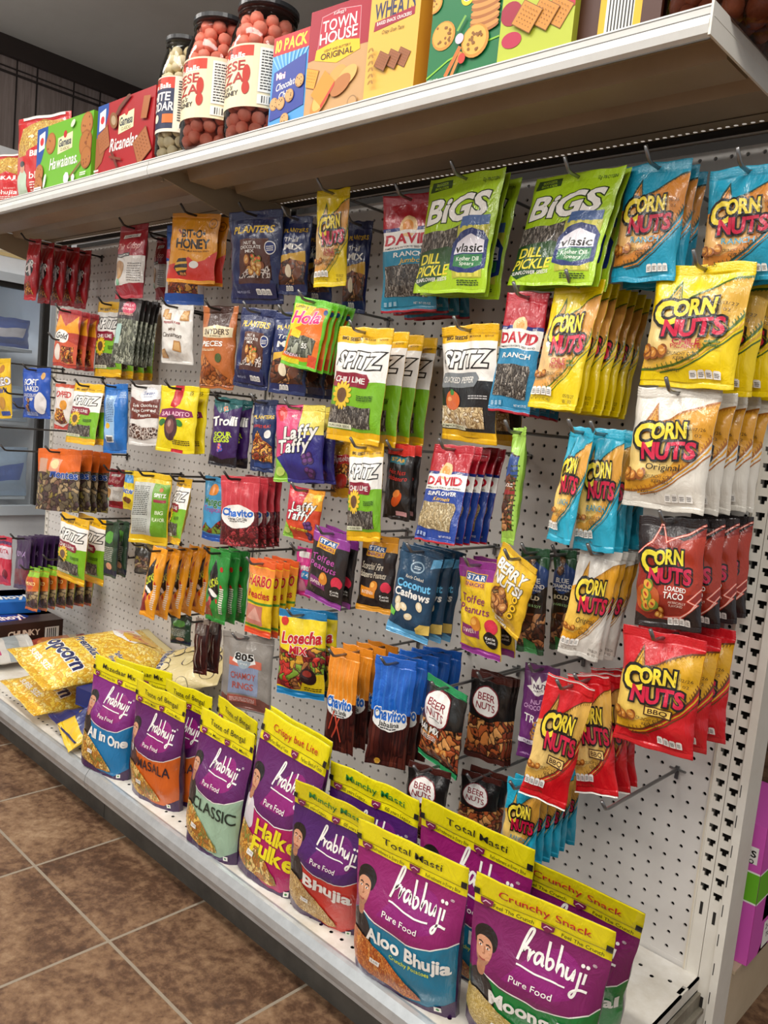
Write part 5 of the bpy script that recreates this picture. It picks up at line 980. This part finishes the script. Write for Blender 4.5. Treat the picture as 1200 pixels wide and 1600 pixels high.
# ------------------------------------------------------------------ goods on the top shelf
ZS = 1.3305
def carton(name, w, h, t, x, y, rz, label, art, z=ZS, cat='box of crackers', parts=()):
    A = Pack(w, h, t, 'box', 5); art(A); ms = A.meshes(name); o = link(name, ms['']); o.location = (x, y, z + h); o.rotation_euler = (0, 0, math.radians(rz))
    tag(o, label, cat); return o
def cookie(A, u, v, r, c1='b8844a', c2='d0a468', dots='4a2a18', n=6, ru=None):
    A.E(u, v, r, ru or r, c1); A.E(u - r * .05, v + r * .04, r * .86, (ru or r) * .86, c2)
    q = random.Random(int(u * 99 + v * 7))
    for _ in range(n): A.E(u + q.uniform(-.6, .6) * r, v + q.uniform(-.6, .6) * r * A.w / A.h, r * .1, r * .1, dots, n=8)
def cracker(A, u, v, r, rot, c='c8863c', d='7a4418'):
    k = A.w / A.h; P = [(u + r * math.cos(rot + a) , v + r * k * math.sin(rot + a)) for a in (0, 1.571, 3.142, 4.712)]
    A.P(P, d); A.P([(u + (a - u) * .94, v + (b - v) * .94) for a, b in P], c)
    for i in range(-2, 3):
        for j in range(-2, 3):
            a, b = i * r * .22, j * r * .22; A.E(u + a * math.cos(rot + .785) - b * math.sin(rot + .785), v + (a * math.sin(rot + .785) + b * math.cos(rot + .785)) * k, r * .035, r * .035, d, n=6)
def biscuit(A, c, name):
    A.base(c); A.P([(0, .3), (0, 1), (.2, 1), (.2, .86), (.1, .5)], '1f4f9e'); A.P([(.04, .64), (.04, .9), (.15, .94), (.15, .68)], WH); A.E(.095, .79, .035, .035, 'd0303a')
    A.P([(.4, .52), (.4, .76), (.66, .8), (.66, .56)], 'ece4b8'); A.T('Gamesa', .53, .68, .11, '26364a', W=.22, b=.05, sh=.1); A.T('CLASICAS', .53, .58, .045, '7a6a3a', W=.16, b=.02); A.E(.53, .79, .03, .03, 'c02a2a')
    A.T(name, .52, .4, .17, WH, W=.5, b=.03, sh=.2)
def haw(A):
    biscuit(A, '6db32a', 'Hawaianas.'); cookie(A, .27, .72, .09, 'a8642c', 'b8763c', '8a4a20', 4); cookie(A, .9, .82, .1, 'a8642c', 'b8763c', '8a4a20'); cookie(A, .9, .55, .11, '9a5a26', 'b06e34', '8a4a20'); cookie(A, .92, .35, .09, '9a5a26', 'b06e34', '8a4a20'); cookie(A, .08, .3, .08, 'a8642c', 'b8763c', '8a4a20'); cookie(A, .08, .12, .08, '9a5a26', 'b8763c', '8a4a20'); A.S([(.66, .12), (.84, .3)], .02, '8a5a34'); A.E(.6, .12, .05, .05, WH, n=7); A.E(.72, .1, .03, .03, WH, n=7); A.E(.2, .16, .02, .06, WH, -.3); A.R(.0, .02, .14, .09, WH); A.lines(.01, .03, .13, .08, 2, '444444', .5); A.lines(.84, .1, .94, .16, 2, WH, .6); A.E(.68, .9, .04, .025, 'dce8c8', .5)
def rican(A):
    biscuit(A, 'a8161f', 'Ricanelas.'); A.P([(.0, .1), (.0, .55), (.2, .72), (.22, .5), (.12, .2)], '9a5a2c'); cracker(A, .14, .5, .14, 1.1, 'a8663a', '7a421c'); cracker(A, .84, .26, .17, 1.3, 'a8663a', '7a421c'); A.P([(.8, .62), (.84, .9), (.95, .88), (.9, .6)], 'a86232'); A.S([(.3, .66), (.42, .86), (.6, 1)], .035, '6a3a20'); A.E(.33, .72, .06, .085, '8a5a30', .8); A.E(.33, .72, .035, .05, 'b09a7a', .8); A.S([(.32, .3), (.44, .06)], .03, '6a2a1a'); A.S([(.28, .24), (.5, .16)], .02, '7a3a22'); A.lines(.01, .03, .1, .12, 2, WH, .6)
def tenpack(A):
    A.base('4a9ad8'); A.R(0, .8, 1, 1, 'c01a22'); A.T('10 PACK', .5, .9, .12, 'f4e23c', W=.86, b=.045, sh=.1)
    for i in range(9): A.P([(.5, .4), (i / 8 - .04, .8), (i / 8 + .01, .8)], '8ac4ec')
    A.P([(.03, .1), (.08, .62), (.95, .74), (.97, .2), (.5, .14)], '2a3f9a'); A.T('Mini', .28, .57, .07, 'f0e4f0', W=.24, b=.05, ol=('c02a5a', .03)); A.T('Chocolatey', .5, .47, .075, WH, W=.66, b=.02, sh=.3, rot=.12); A.T('Chip', .42, .36, .075, WH, W=.3, b=.02, sh=.3, rot=.12)
    for u, v in ((.14, .28), (.34, .27), (.58, .33), (.84, .46), (.5, .08)): cookie(A, u, v, .12)
def town(A):
    A.base('c79b66'); A.R(0, .58, 1, 1, 'a3142e'); A.P([(0, .54), (0, .6), (1, .66), (1, .62)], 'a3142e'); A.P([(.16, .62), (.2, .92), (.5, .95), (.84, .92), (.86, .62)], 'b81c38'); A.S([(.16, .62), (.2, .92), (.5, .95), (.84, .92), (.86, .62)], .008, 'd8a0a8'); A.P([(.12, .54), (.14, .63), (.5, .68), (.86, .63), (.88, .54), (.5, .47)], 'f0c020')
    A.T('TOWN', .5, .83, .1, WH, W=.56, b=.02, grow=.05); A.T('HOUSE', .5, .72, .1, WH, W=.62, b=.02); A.T('LIGHT AND BUTTERY', .5, .605, .022, '5a3a10', W=.44, b=.01); A.T('ORIGINAL', .5, .555, .055, '4a2a10', W=.54, b=.015); A.T("Kellogg's", .5, .925, .03, 'f0d8d8', W=.2, b=.02, sh=.2)
    cracker(A, .08, .38, .16, .5, 'e8a030', 'b87020'); A.E(.55, .33, .17, .12, 'd8a050', .6); A.E(.72, .32, .17, .1, 'e0b060', .5); A.E(.62, .25, .18, .1, 'b8743a', .5); A.E(.3, .17, .24, .11, 'c88838', .9); A.E(.32, .2, .22, .1, 'e8b45c', .9); A.P([(.12, .22), (.34, .42), (.52, .3), (.3, .1)], 'e8922a'); A.P([(.3, .1), (.52, .3), (.52, .26), (.32, .07)], 'c8402a'); A.E(.84, .07, .08, .08, 'a07a50'); A.E(.84, .07, .065, .065, 'c79b66')
def wheats(A):
    A.base('e6b54c', 'd8a438'); A.T('THIN', .5, .84, .09, '26305c', W=.3, b=.015); A.T('WHEATS', .5, .7, .13, '26305c', W=.8, b=.03, grow=.1); A.P([(.1, .55), (.12, .62), (.9, .66), (.9, .6)], 'a01c3c'); A.T('BAKED SNACK CRACKERS', .5, .608, .026, WH, W=.68, b=.02, rot=.03); A.T('Crispy Grain Taste', .5, .53, .03, '4a3418', W=.44, b=.0, sh=.3)
    for i, u in enumerate((.74, .56, .36)): cracker(A, u, .3, .17, .3, '9a5c34', '5a2e18')
    for i in range(6): A.E(.1 + i * .01, .4 - i * .05, .04, .018, 'a8782a', .9); A.E(.16 + i * .01, .4 - i * .05, .04, .018, 'a8782a', 2.2)
    for sx in (-1, 1):
        for i in range(5): A.S([(.5 + sx * (.2 + i * .035), .88), (.5 + sx * (.22 + i * .035), .91)], .012, '4a4a5a')
def stack(A):
    A.base('0f7240', 'e0b048'); A.T('Snap', .45, .95, .14, WH, W=.6, b=.04); A.T('Stack Packs', .5, .8, .1, WH, W=.84, b=.01); A.T('VEGETABLE CRACKERS', .5, .695, .025, '0a3a20', W=.56, b=.01); A.E(.5, .6, .09, .09, 'e8c820'); A.E(.5, .62, .075, .075, WH); A.T('3', .5, .62, .08, BK, W=.06, b=.02); A.S([(0, .06), (.4, .2), (1, .26)], .02, '8ac83a', 1)
    cookie(A, .2, .36, .17, 'c88a30', 'e0a848', '8a5a20', 14); cookie(A, .02, .62, .12, 'c88a30', 'e0a848', '8a5a20', 8)
    for i in range(6): A.E(.78, .34 + i * .055, .2, .05, 'a8662c', .1); A.E(.78, .36 + i * .055, .2, .045, 'd0924a', .1)
    cookie(A, .68, .26, .19, 'c88a30', 'e4ae4c', '8a5a20', 16); A.S([(.3, .04), (.48, .24)], .05, 'e0702a'); A.S([(.38, .02), (.5, .2)], .04, 'e8843a'); A.E(.46, .3, .06, .06, 'd8c8d8'); A.E(.52, .15, .05, .06, 'c83a2a'); A.S([(.42, .36), (.52, .46)], .03, '7ab04a'); cookie(A, .95, .8, .12, 'c88a30', 'e0a848', '8a5a20', 8); A.T('NET WT', .12, .03, .015, WH, W=.16, b=0)
def garden(A):
    A.base('b7c23a', 'b0b838'); A.P([(.15, .6), (.15, .82), (1, .92), (1, .68)], '3f6a34'); A.T('GARDEN VEGGIE', .6, .75, .085, 'e8f0d0', W=.76, b=.03, rot=.07); A.P([(.2, .84), (.2, .94), (.9, 1), (.9, .92)], 'b81c3a'); A.T('BAKED SNACK', .54, .91, .05, WH, W=.6, b=.03, rot=.07)
    A.E(.14, .42, .15, .15, 'a01838'); A.E(.18, .2, .14, .1, 'b82048'); A.E(.93, .46, .14, .13, 'c02040'); A.S([(.85, .6), (.95, .72)], .05, 'b01c38')
    for u in (.78, .6, .38): cracker(A, u, .36, .22, .25, 'd08c34', '8a5218')
LT = dict()
carton('biscuit_box', .295, .163, .06, -1.640, -.372, 1, 'wide lime green biscuit box beside the red biscuit box', haw)
carton('biscuit_box', .255, .163, .036, -1.338, -.372, 0, 'wide dark red biscuit box between green box and white jar', rican)
carton('cookie_box', .095, .161, .03, -.759, -.372, 2, 'small blue ten pack cookie box with red top', tenpack)
carton('cracker_box', .137, .178, .06, -.635, -.372, 4, 'tan and dark red butter cracker box', town)
o = carton('cracker_box', .102, .20, .05, -.507, -.372, 4, 'golden yellow thin wheat cracker box', wheats)
carton('cracker_box', .122, .19, .06, -.36, -.372, 5, 'dark green vegetable cracker stack box', stack)
carton('cracker_box', .108, .16, .06, -.235, -.372, 9, 'lime yellow garden veggie cracker box', garden)
def jar(x, y, r, h, label, pieces, lart, lidc=True, neck=.78):
    t = thing('plastic_jar', (x, y, ZS), label, 'jar of cheese balls')
    MB().lathe([(0, .002), (r * .85, 0), (r, .012), (r, h * .66), (r * .97, h * .74), (r * neck, h * .88), (r * neck * .96, h * .9), (r * neck * .96, h * .95), (r * .0, h * .955)]).build('jar_body', MC['clear'], t, smooth=True)
    MB().lathe([(0, h * .99), (r * neck * 1.0, h * .99), (r * neck * 1.07, h * .985), (r * neck * 1.07, h * .955), (r * neck * 1.0, h * .945), (0, h * .945)]).build('lid', plain('black_lid', '26282b', .3), t, smooth=False)
    MB().lathe([(r * neck * .97, h * .905), (r * neck * 1.03, h * .91), (r * neck * 1.03, h * .925), (r * neck * .97, h * .93)]).build('neck_ring', MC['clear'], t, smooth=True)
    if lart:
        lh = h * .44; A = Pack(2 * math.pi * r * .9, lh, .001, 'cyl', 3, r=r + .0012); lart(A); l = link('label', A.meshes('label')[''], t); l.location = (0, 0, h * .2 + lh); l.rotation_euler = (0, 0, math.radians(20))
    c1, c2, s = pieces; b = MB(); q = random.Random(int(r * 1e4) + int(-x * 100)); bm = bmesh.new(); bmesh.ops.create_icosphere(bm, subdivisions=2, radius=1); V = [v.co.copy() for v in bm.verts]; F = [[v.index for v in f.verts] for f in bm.faces]; bm.free()
    z = s * 1.05 + .004
    while z < h * .92:
        rr = (r if z < h * .68 else r * (1 - (z / h - .68) * 1.1)) - s - .004
        for rad in (rr, rr - s * 1.9, rr - s * 3.8):
            if rad <= 0: continue
            n = max(3, int(2 * math.pi * rad / (s * 1.95))); a0 = q.uniform(0, 6)
            for i in range(n):
                a = a0 + 6.28318 * i / n; cz = z + q.uniform(-.3, .3) * s; ss = s * q.uniform(.9, 1.06); sd = q.random() * 50
                b.add([(Vector((rad * math.cos(a), rad * math.sin(a), cz)) + v * ss * (1 + .12 * noise.noise(v * 2.2 + Vector((sd, 0, 0))))) for v in V], F)
        z += s * 1.62
    o = b.build('cheese_balls', plain('puffs_' + c1, c1, .6, 0, .2, 60, .4, c2), smooth=True); o.location = (x, y, ZS); tag(o, 'cheese puff balls filling the ' + label.split(' standing')[0], 'snack balls', None, 'stuff')
def pizza_label(A):
    A.base('ece0bc'); A.R(.0, .8, .55, .97, 'cc3a22'); A.T('UTZ', .38, .92, .07, BK, W=.1, b=.05); A.T('Cheese Balls', .36, .82, .09, WH, W=.3, b=.04, sh=.1); A.T('CHEESE', .36, .66, .15, 'b02a22', W=.3, b=.03); A.T('PIZZA', .37, .47, .16, 'b02a22', W=.28, b=.03); A.T("Mike's", .38, .33, .08, '4a4030', W=.14, b=.01, sh=.4); A.T('HOT HONEY', .38, .23, .07, '2a2018', W=.2, b=.04); A.E(.52, .52, .02, .04, 'c03020'); A.E(.52, .3, .02, .03, 'c03020'); A.R(.58, .24, .78, .94, 'f4f2ea'); A.lines(.59, .28, .68, .92, 14, '3a3a38', .5); A.lines(.69, .28, .77, .92, 14, '3a3a38', .5); A.R(.58, .05, .78, .2, WH)
    for i in range(14): A.R(.6 + i * .012, .07, .606 + i * .012 - (i % 3) * .002, .18, '222222')
    A.lines(.82, .1, .95, .9, 18, '8a7a5a', .3)
def white_label(A):
    A.base('ece4d0'); A.R(0, .06, .56, .98, '232c4e'); A.R(0, .78, .56, .98, 'cc3a22'); A.T('UTZ', .38, .93, .06, BK, W=.1, b=.05); A.T('Cheese Balls', .38, .83, .09, WH, W=.3, b=.04); A.T('WHITE', .38, .64, .15, WH, W=.3, b=.04, sh=.1); A.T('CHEDDAR', .39, .46, .15, WH, W=.34, b=.04, sh=.1); A.E(.4, .25, .03, .03, 'f0e8c8'); A.R(.47, .16, .56, .32, 'e0702a'); A.lines(.59, .2, .78, .94, 16, '3a3a38', .45); A.R(.6, .06, .76, .16, WH); A.lines(.61, .07, .75, .15, 1, '222222', .9)
jar(-1.034, -.333, .070, .259, 'pink cheese ball jar standing between white jar and larger pink jar', ('f29a84', 'e67e64', .0135), pizza_label)
jar(-.897, -.324, .070, .254, 'tall pink cheese ball jar standing beside the ten pack box', ('f29a84', 'e67e64', .0138), pizza_label)
jar(-1.158, -.338, .051, .252, 'white cheddar ball jar standing beside the red biscuit box', ('efe3c0', 'e2d2a4', .0115), white_label)
def brown_label(A): A.base('f2f0ec'); A.lines(.05, .1, .95, .9, 12, '6a7aa0', .4)
jar(-.005, -.26, .1, .27, 'big jar of brown snack balls standing at the shelf end', ('9a4a24', '7c3818', .014), None)
def amber(A): A.base('c8981a'); A.R(.1, .1, .9, .95, 'e8b41c'); A.R(.3, .3, .8, .9, 'f4f2ea'); A.lines(.34, .34, .76, .86, 1, '222222', .9) if 0 else None; [A.R(.34 + i * .045, .34, .36 + i * .045, .86, '222222') for i in range(10)]
carton('snack_carton', .13, .17, .05, -.135, -.345, 3, 'dark brown snack carton behind the shelf rail', lambda A: (A.base('4a2618', '4a2618'), A.R(.35, 0, .8, .5, 'e8b41c'), A.R(.42, .05, .72, .42, WH), [A.R(.45 + i * .035, .08, .465 + i * .035, .38, '222222') for i in range(8)]))
lb = Pack(.09, .11, .001, 'cyl', 1, r=.1013); brown_label(lb); lo = link('label', lb.meshes('label')['']); lo.parent = bpy.data.objects['plastic_jar.003']; lo.location = (0, 0, .2); lo.rotation_euler = (0, 0, math.radians(58))
def bikaji(A):
    A.base('c8161c'); A.P([(.08, .55), (.1, .88), (.5, .96), (1, .9), (1, .5), (.5, .56)], 'bhujia'); A.P([(.25, .47), (.3, .6), (.62, .68), (.95, .58), (.9, .5), (.6, .44)], 'c8161c'); A.T('BIKAJI', .6, .57, .06, WH, W=.5, b=.05, sh=.1); A.T('bikaneri', .68, .4, .03, 'f0d0c8', W=.34, b=.0); A.T('bhujia', .62, .33, .075, WH, W=.56, b=.015); A.lines(.4, .16, .85, .27, 4, 'f0d8d0', .5); A.P([(.1, .08), (.1, .34), (.2, .46), (.32, .34), (.34, .08)], 'b8ccb4'); A.E(.21, .43, .06, .07, 'c89070'); A.E(.21, .47, .06, .04, '1a1412'); A.R(.1, .97, .9, 1, WH)
KINDS['bikaji'] = (.17, .21, .06, dict(style='bag', st=.06, sb=.05, hole=False), bikaji)
place('savoury_pouch', 'bikaji', (-1.925, -.30, 1.578), 10, 0, 0, .24, .245, 1, 'red and gold savoury bag on the top shelf left of the green box', 'snack pouch')
place('savoury_pouch', 'bikaji', (-2.13, -.31, 1.50), 14, 0, 0, .18, .168, 1, 'red savoury bag at the far left of the top shelf', 'snack pouch')
# ------------------------------------------------------------------ packages on the far bottom shelf
def lay(name, k, loc, fwd, up, w, h, label, cat):
    """lay a pack down: fwd = direction its printed top points, up = direction its face looks"""
    ms, w0, h0, t0 = template(k); f = Vector(fwd).normalized(); n = Vector(up); n = (n - f * n.dot(f)).normalized(); x = f.cross(n)
    o = link(name, ms['']); y = -n
    o.matrix_world = Matrix(((x.x * w / w0, y.x, f.x * h / h0, loc[0]), (x.y * w / w0, y.y, f.y * h / h0, loc[1]), (x.z * w / w0, y.z, f.z * h / h0, loc[2]), (0, 0, 0, 1)))
    for p, me in ms.items():
        if p: link(p, me, o)
    return tag(o, label, cat)
def popc(A):
    A.base('popcorn', 'popcorn', 'd8c890'); A.T('Popcorn', .46, .26, .1, '22285c', W=.84, b=.06, ol=(WH, .06)); A.T('Premium', .5, .41, .06, '22285c', W=.6, b=.05, ol=(WH, .05)); A.T('SUPER SIZE', .4, .12, .03, WH, W=.5, b=.04); A.T('"gluten', .84, .54, .03, '22285c', W=.24, b=.04, ol=(WH, .05)); A.T('free"', .86, .48, .03, '22285c', W=.16, b=.04, ol=(WH, .05))
    A.P([(.1, .68), (.05, .86), (.5, .9), (.62, .7), (.3, .64)], WH)
    for i in range(8): A.P([(.12 + i * .055, .69), (.14 + i * .055, .69), (.11 + i * .055, .84), (.09 + i * .055, .84)], 'c83a2a')
    A.E(.42, .8, .22, .2, 'e8b428'); A.T("Jay's", .44, .8, .07, 'c83a2a', W=.3, b=.04)
def cloudp(A):
    A.base('e0cd94', 'd8c48a'); q = random.Random(4)
    for _ in range(26): u, v = q.uniform(.05, .95), q.uniform(.08, .9); A.E(u, v, .11, .09, '3a2a3c', q.uniform(0, 3)); A.E(u, v, .103, .083, q.choice(['e8d69c', 'e0c880', 'ead9a8']), q.uniform(0, 3))
    A.T('Theater', .4, .3, .08, '22285c', W=.6, b=.05, ol=(WH, .04)); A.T('Butter', .4, .18, .07, '22285c', W=.5, b=.05, ol=(WH, .04))
KINDS['popc_low'] = (.22, .40, .095, dict(st=.06, sb=.06, hole=False), popc); KINDS['popc'] = (.22, .40, .115, dict(st=.06, sb=.06, hole=False), popc); KINDS['cloudp'] = (.2, .3, .09, dict(st=.06, sb=.06, hole=False), cloudp)
lay('popcorn_bag', 'popc', (-1.545, -.03, .122), (.02, 1, .02), (.18, -.25, 1), .24, .41, 'large clear popcorn bag lying on top of another popcorn bag', 'popcorn bag')
lay('popcorn_bag', 'popc_low', (-1.60, -.045, .022), (.02, 1, .0), (.1, -.1, 1), .23, .39, 'clear popcorn bag lying underneath at the shelf front', 'popcorn bag')
lay('popcorn_bag', 'cloudp', (-1.27, -.02, .15), (.75, .4, .3), (-.3, -.7, .8), .18, .27, 'cream popcorn bag with outlined kernels leaning on the pegboard', 'popcorn bag')
def chunky(A): A.base('38221a', '38221a'); A.T('CHUNKY', .62, .6, .22, 'ecd8c0', W=.3, b=.05, arc=.1); A.T('Chips', .2, .66, .26, WH, W=.3, b=.06, ol=('1f3a8a', .05)); A.T('Ahoy!', .22, .34, .26, WH, W=.32, b=.06, ol=('1f3a8a', .05)); A.R(.82, .3, .96, .75, WH); [A.R(.84 + i * .02, .34, .85 + i * .02, .7, '333333') for i in range(5)]
def cookiepack(name, x, y, z, w, h, t, rz, label, art, topart, col):
    o = carton(name, w, h, t, x, y, rz, label, art, z, 'cookie package'); A = Pack(w, t, .001, 'box', 4); topart(A); q = link('top_print', A.meshes('top_print')[''], o); q.rotation_euler = (math.radians(-90), 0, 0); q.location = (0, t, .0006)
    for v in q.data.vertices: v.co.y = min(v.co.y, 0) if v.co.y <= 0 else .0
    return o
cookiepack('cookie_package', -2.13, -.235, -.019, .34, .085, .17, 90, 'dark brown chunky chip cookie package on the bottom shelf', chunky, lambda A: (A.base('40281e'), A.E(.4, .5, .36, .14, '1f3a8a'), A.T('Chips Ahoy!', .4, .5, .3, WH, W=.6, b=.05, ol=('c02a2a', .04))), '38221a')
cookiepack('cookie_package', -2.27, -.25, .066, .32, .04, .18, 80, 'bright blue cookie package lying on the brown package', lambda A: A.base('1f6ac0'), lambda A: (A.base('2276cc'), A.T('Chips Ahoy!', .5, .4, .3, WH, W=.8, b=.06, ol=('16408a', .04)), A.E(.35, .8, .2, .06, 'a8744a')), '1f6ac0')
def navy(A): A.base('1f2c6a', '1a2558'); A.T('Cream', .8, .5, .3, 'c8d0f0', W=.3, b=.03); A.R(0, .05, 1, .1, '2f4090')
cookiepack('cookie_package', -1.355, -.345, .045, .16, .045, .15, 10, 'navy blue cookie package lying beside the popcorn', navy, lambda A: (A.base('222f70'), A.E(.5, .5, .3, .2, '4a5a8a'), A.T('Cream', .86, .6, .3, 'c8d0f0', W=.24, b=.03)), '1f2c6a')
KINDS['ypack'] = (.12, .17, .035, dict(st=.08, sb=.08, hole=False), lambda A: (A.base('e0b81c'), A.P([(0, .3), (0, .7), (1, .7), (1, .3)], '1f2c6a'), A.P([(.1, .6), (.9, .7), (.9, .9), (.1, .9)], 'e8c83a')))
lay('cookie_package', 'ypack', (-1.30, -.31, .078), (.3, .8, .5), (.1, -.6, .8), .11, .15, 'yellow and navy cookie packet leaning beside the blue pouch', 'cookie package')
KINDS['npack'] = (.14, .15, .04, dict(st=.08, sb=.08, hole=False), lambda A: (A.base('1c2a66'), A.R(.1, .3, .9, .6, '2a3a80'), A.E(.5, .45, .3, .14, 'd8b43c')))
lay('cookie_package', 'npack', (-1.365, -.26, .024), (.05, 1, .05), (.1, -.2, 1), .16, .165, 'crumpled navy cookie packet under the navy package', 'cookie package')
KINDS['rpack'] = (.16, .2, .04, dict(st=.08, sb=.08, hole=False), lambda A: (A.base('a83a2a'), A.E(.5, .5, .4, .4, 'c8783c'), A.R(0, .7, 1, .85, 'd8c8a0')))
lay('cookie_package', 'rpack', (-2.0, -.03, .02), (.2, 1, .06), (0, -.1, 1), .17, .2, 'red and tan packet lying flat against the pegboard', 'cookie package')
KINDS['wpack'] = (.14, .2, .04, dict(st=.08, sb=.08, hole=False), lambda A: (A.base('c8c4bc'), A.P([(.1, .1), (.1, .5), (.8, .5), (.8, .1)], 'b03a6a'), A.lines(.15, .15, .75, .45, 4, 'f0d0dc', .5), A.R(0, .6, 1, .8, '9aa0a0')))
lay('cookie_package', 'wpack', (-2.0, -.22, .03), (.2, 1, .1), (.2, -.2, 1), .16, .2, 'white and pink cookie packet left of the popcorn bags', 'cookie package')
# ------------------------------------------------------------------ behind the shelf end: cartons on the rear base
o = MB().box(-1.2, .06, FLOOR, .066, .5, -.026).box(-1.2, .06, -.026, .07, .5, -.0205).build('rear_base_deck', plain('rear_base_beige', 'c9b79c', .55, 0, .2, 6, .05, 'b8a486')); tag(o, 'beige rear base deck under the pink cartons', 'shelf base')
def pinkbox(A, fs=True):
    A.base('d45ab8', 'd45ab8'); A.R(0, .45, 1, .66, '6cb82a'); A.R(0, .44, 1, .452, WH); A.R(0, .655, 1, .667, WH)
    if fs: A.P([(.62, .72), (.62, .84), (.96, .84), (.96, .72)], WH); A.T('NOODLES', .72, .79, .045, BK, W=.44, b=.05); A.T('& GO', .86, .735, .03, BK, W=.14, b=.04); A.R(.6, .06, .84, .3, WH); A.R(.62, .08, .82, .28, 'd45ab8'); A.lines(.64, .1, .8, .26, 1, WH, .6); A.R(.68, .48, .82, .63, WH); A.R(.69, .49, .81, .62, '6cb82a'); A.lines(.71, .5, .79, .61, 3, WH, .5)
b = carton('noodle_carton', .19, .245, .2, -.018, .09, 0, 'magenta and green noodle carton behind the shelf end post', pinkbox, -.02, 'carton')
A = Pack(.2, .245, .001, 'box', 2); A.base('d45ab8'); A.R(0, .45, 1, .66, '6cb82a'); A.R(0, .44, 1, .452, WH); A.R(0, .655, 1, .667, WH); A.R(.32, .02, .98, .22, WH); A.T('2-2.32 OZ (66g)', .65, .17, .04, BK, W=.56, b=.04); A.T('TOTAL NET WT', .65, .1, .035, BK, W=.5, b=.03); A.R(.33, .35, .345, .9, 'f0b8e0')
q = link('side_print', A.meshes('side_print')[''], b); q.rotation_euler = (0, 0, math.radians(90)); q.location = (.0956, .1, 0)
for v in q.data.vertices: v.co.y = min(v.co.y, 0)
t = thing('noodle_cup', (.052, .33, -.02), 'brown cup with clear plastic lid behind the pink carton', 'cup')
MB().lathe([(0, .0), (.032, 0), (.042, .25), (.04, .25), (0, .24)]).build('cup_body', plain('cup_brown', '6e3a1c', .4), t, smooth=False)
MB().lathe([(.044, .248), (.046, .252), (.044, .262), (.038, .266), (0, .267)]).build('cup_lid', plain('cup_lid_white', 'd8dcd8', .2), t, smooth=False)
# items seen through the cooler door
for k, (y, z, w, h, c, c2, lab) in enumerate(((.10, .985, .17, .12, '2f55b0', 'd8d8e0', 'blue and white wrapped pack high inside the cooler'), (-.09, .985, .15, .08, '8a3a3a', 'c8b8b0', 'dull red wrapped pack inside the cooler'), (.10, .675, .19, .15, 'a8bccc', '4a6ab0', 'clear ice bag on the middle cooler shelf'), (.11, .355, .19, .21, '8fa8c0', '2f55a8', 'large clear ice bag with blue print on the lowest cooler shelf'), (-.14, .355, .2, .19, '9ab0c4', '35549a', 'clear ice bag at the left of the lowest cooler shelf'))):
    KINDS['cool%d' % k] = (w, h, .08, dict(st=.1, sb=.1, hole=False), lambda A, c=c, c2=c2: (A.base(c), A.P([(.1, .3), (.2, .6), (.9, .7), (.8, .35)], c2)))
    o = place('cooler_bag', 'cool%d' % k, (cx - .1, y, z + h), 90, 0, 0, w, h, 1, lab, 'cooler bag')
# ------------------------------------------------------------------ ceiling lamps
lm_, lt_, lb_ = nodes('lamp_diffuser'); lb_.inputs['Emission Color'].default_value = (1, .98, .94, 1); lb_.inputs['Emission Strength'].default_value = 4.0; MC['ld'] = lm_
for i, (x, y) in enumerate(LAMPS):
    t = thing('ceiling_lamp', (x, y, CEIL), 'unseen fluorescent ceiling lamp over the aisle', 'ceiling lamp', 'fluorescent lamps over the aisle')
    MB().box(-.62, -.16, -.06, .62, .16, -.002).build('housing', mw, t); MB().box(-.6, -.14, -.066, .6, .14, -.0605).build('diffuser', lm_, t)
    ld = bpy.data.lights.new('lamp_light', 'AREA'); ld.shape = 'RECTANGLE'; ld.size = 1.2; ld.size_y = .28; ld.energy = LAMP_W; ld.color = (1, .965, .91)
    lo = bpy.data.objects.new('lamp_light', ld); COL.objects.link(lo); lo.parent = t; lo.location = (0, 0, -.07)
for me in bpy.data.meshes: me.validate()
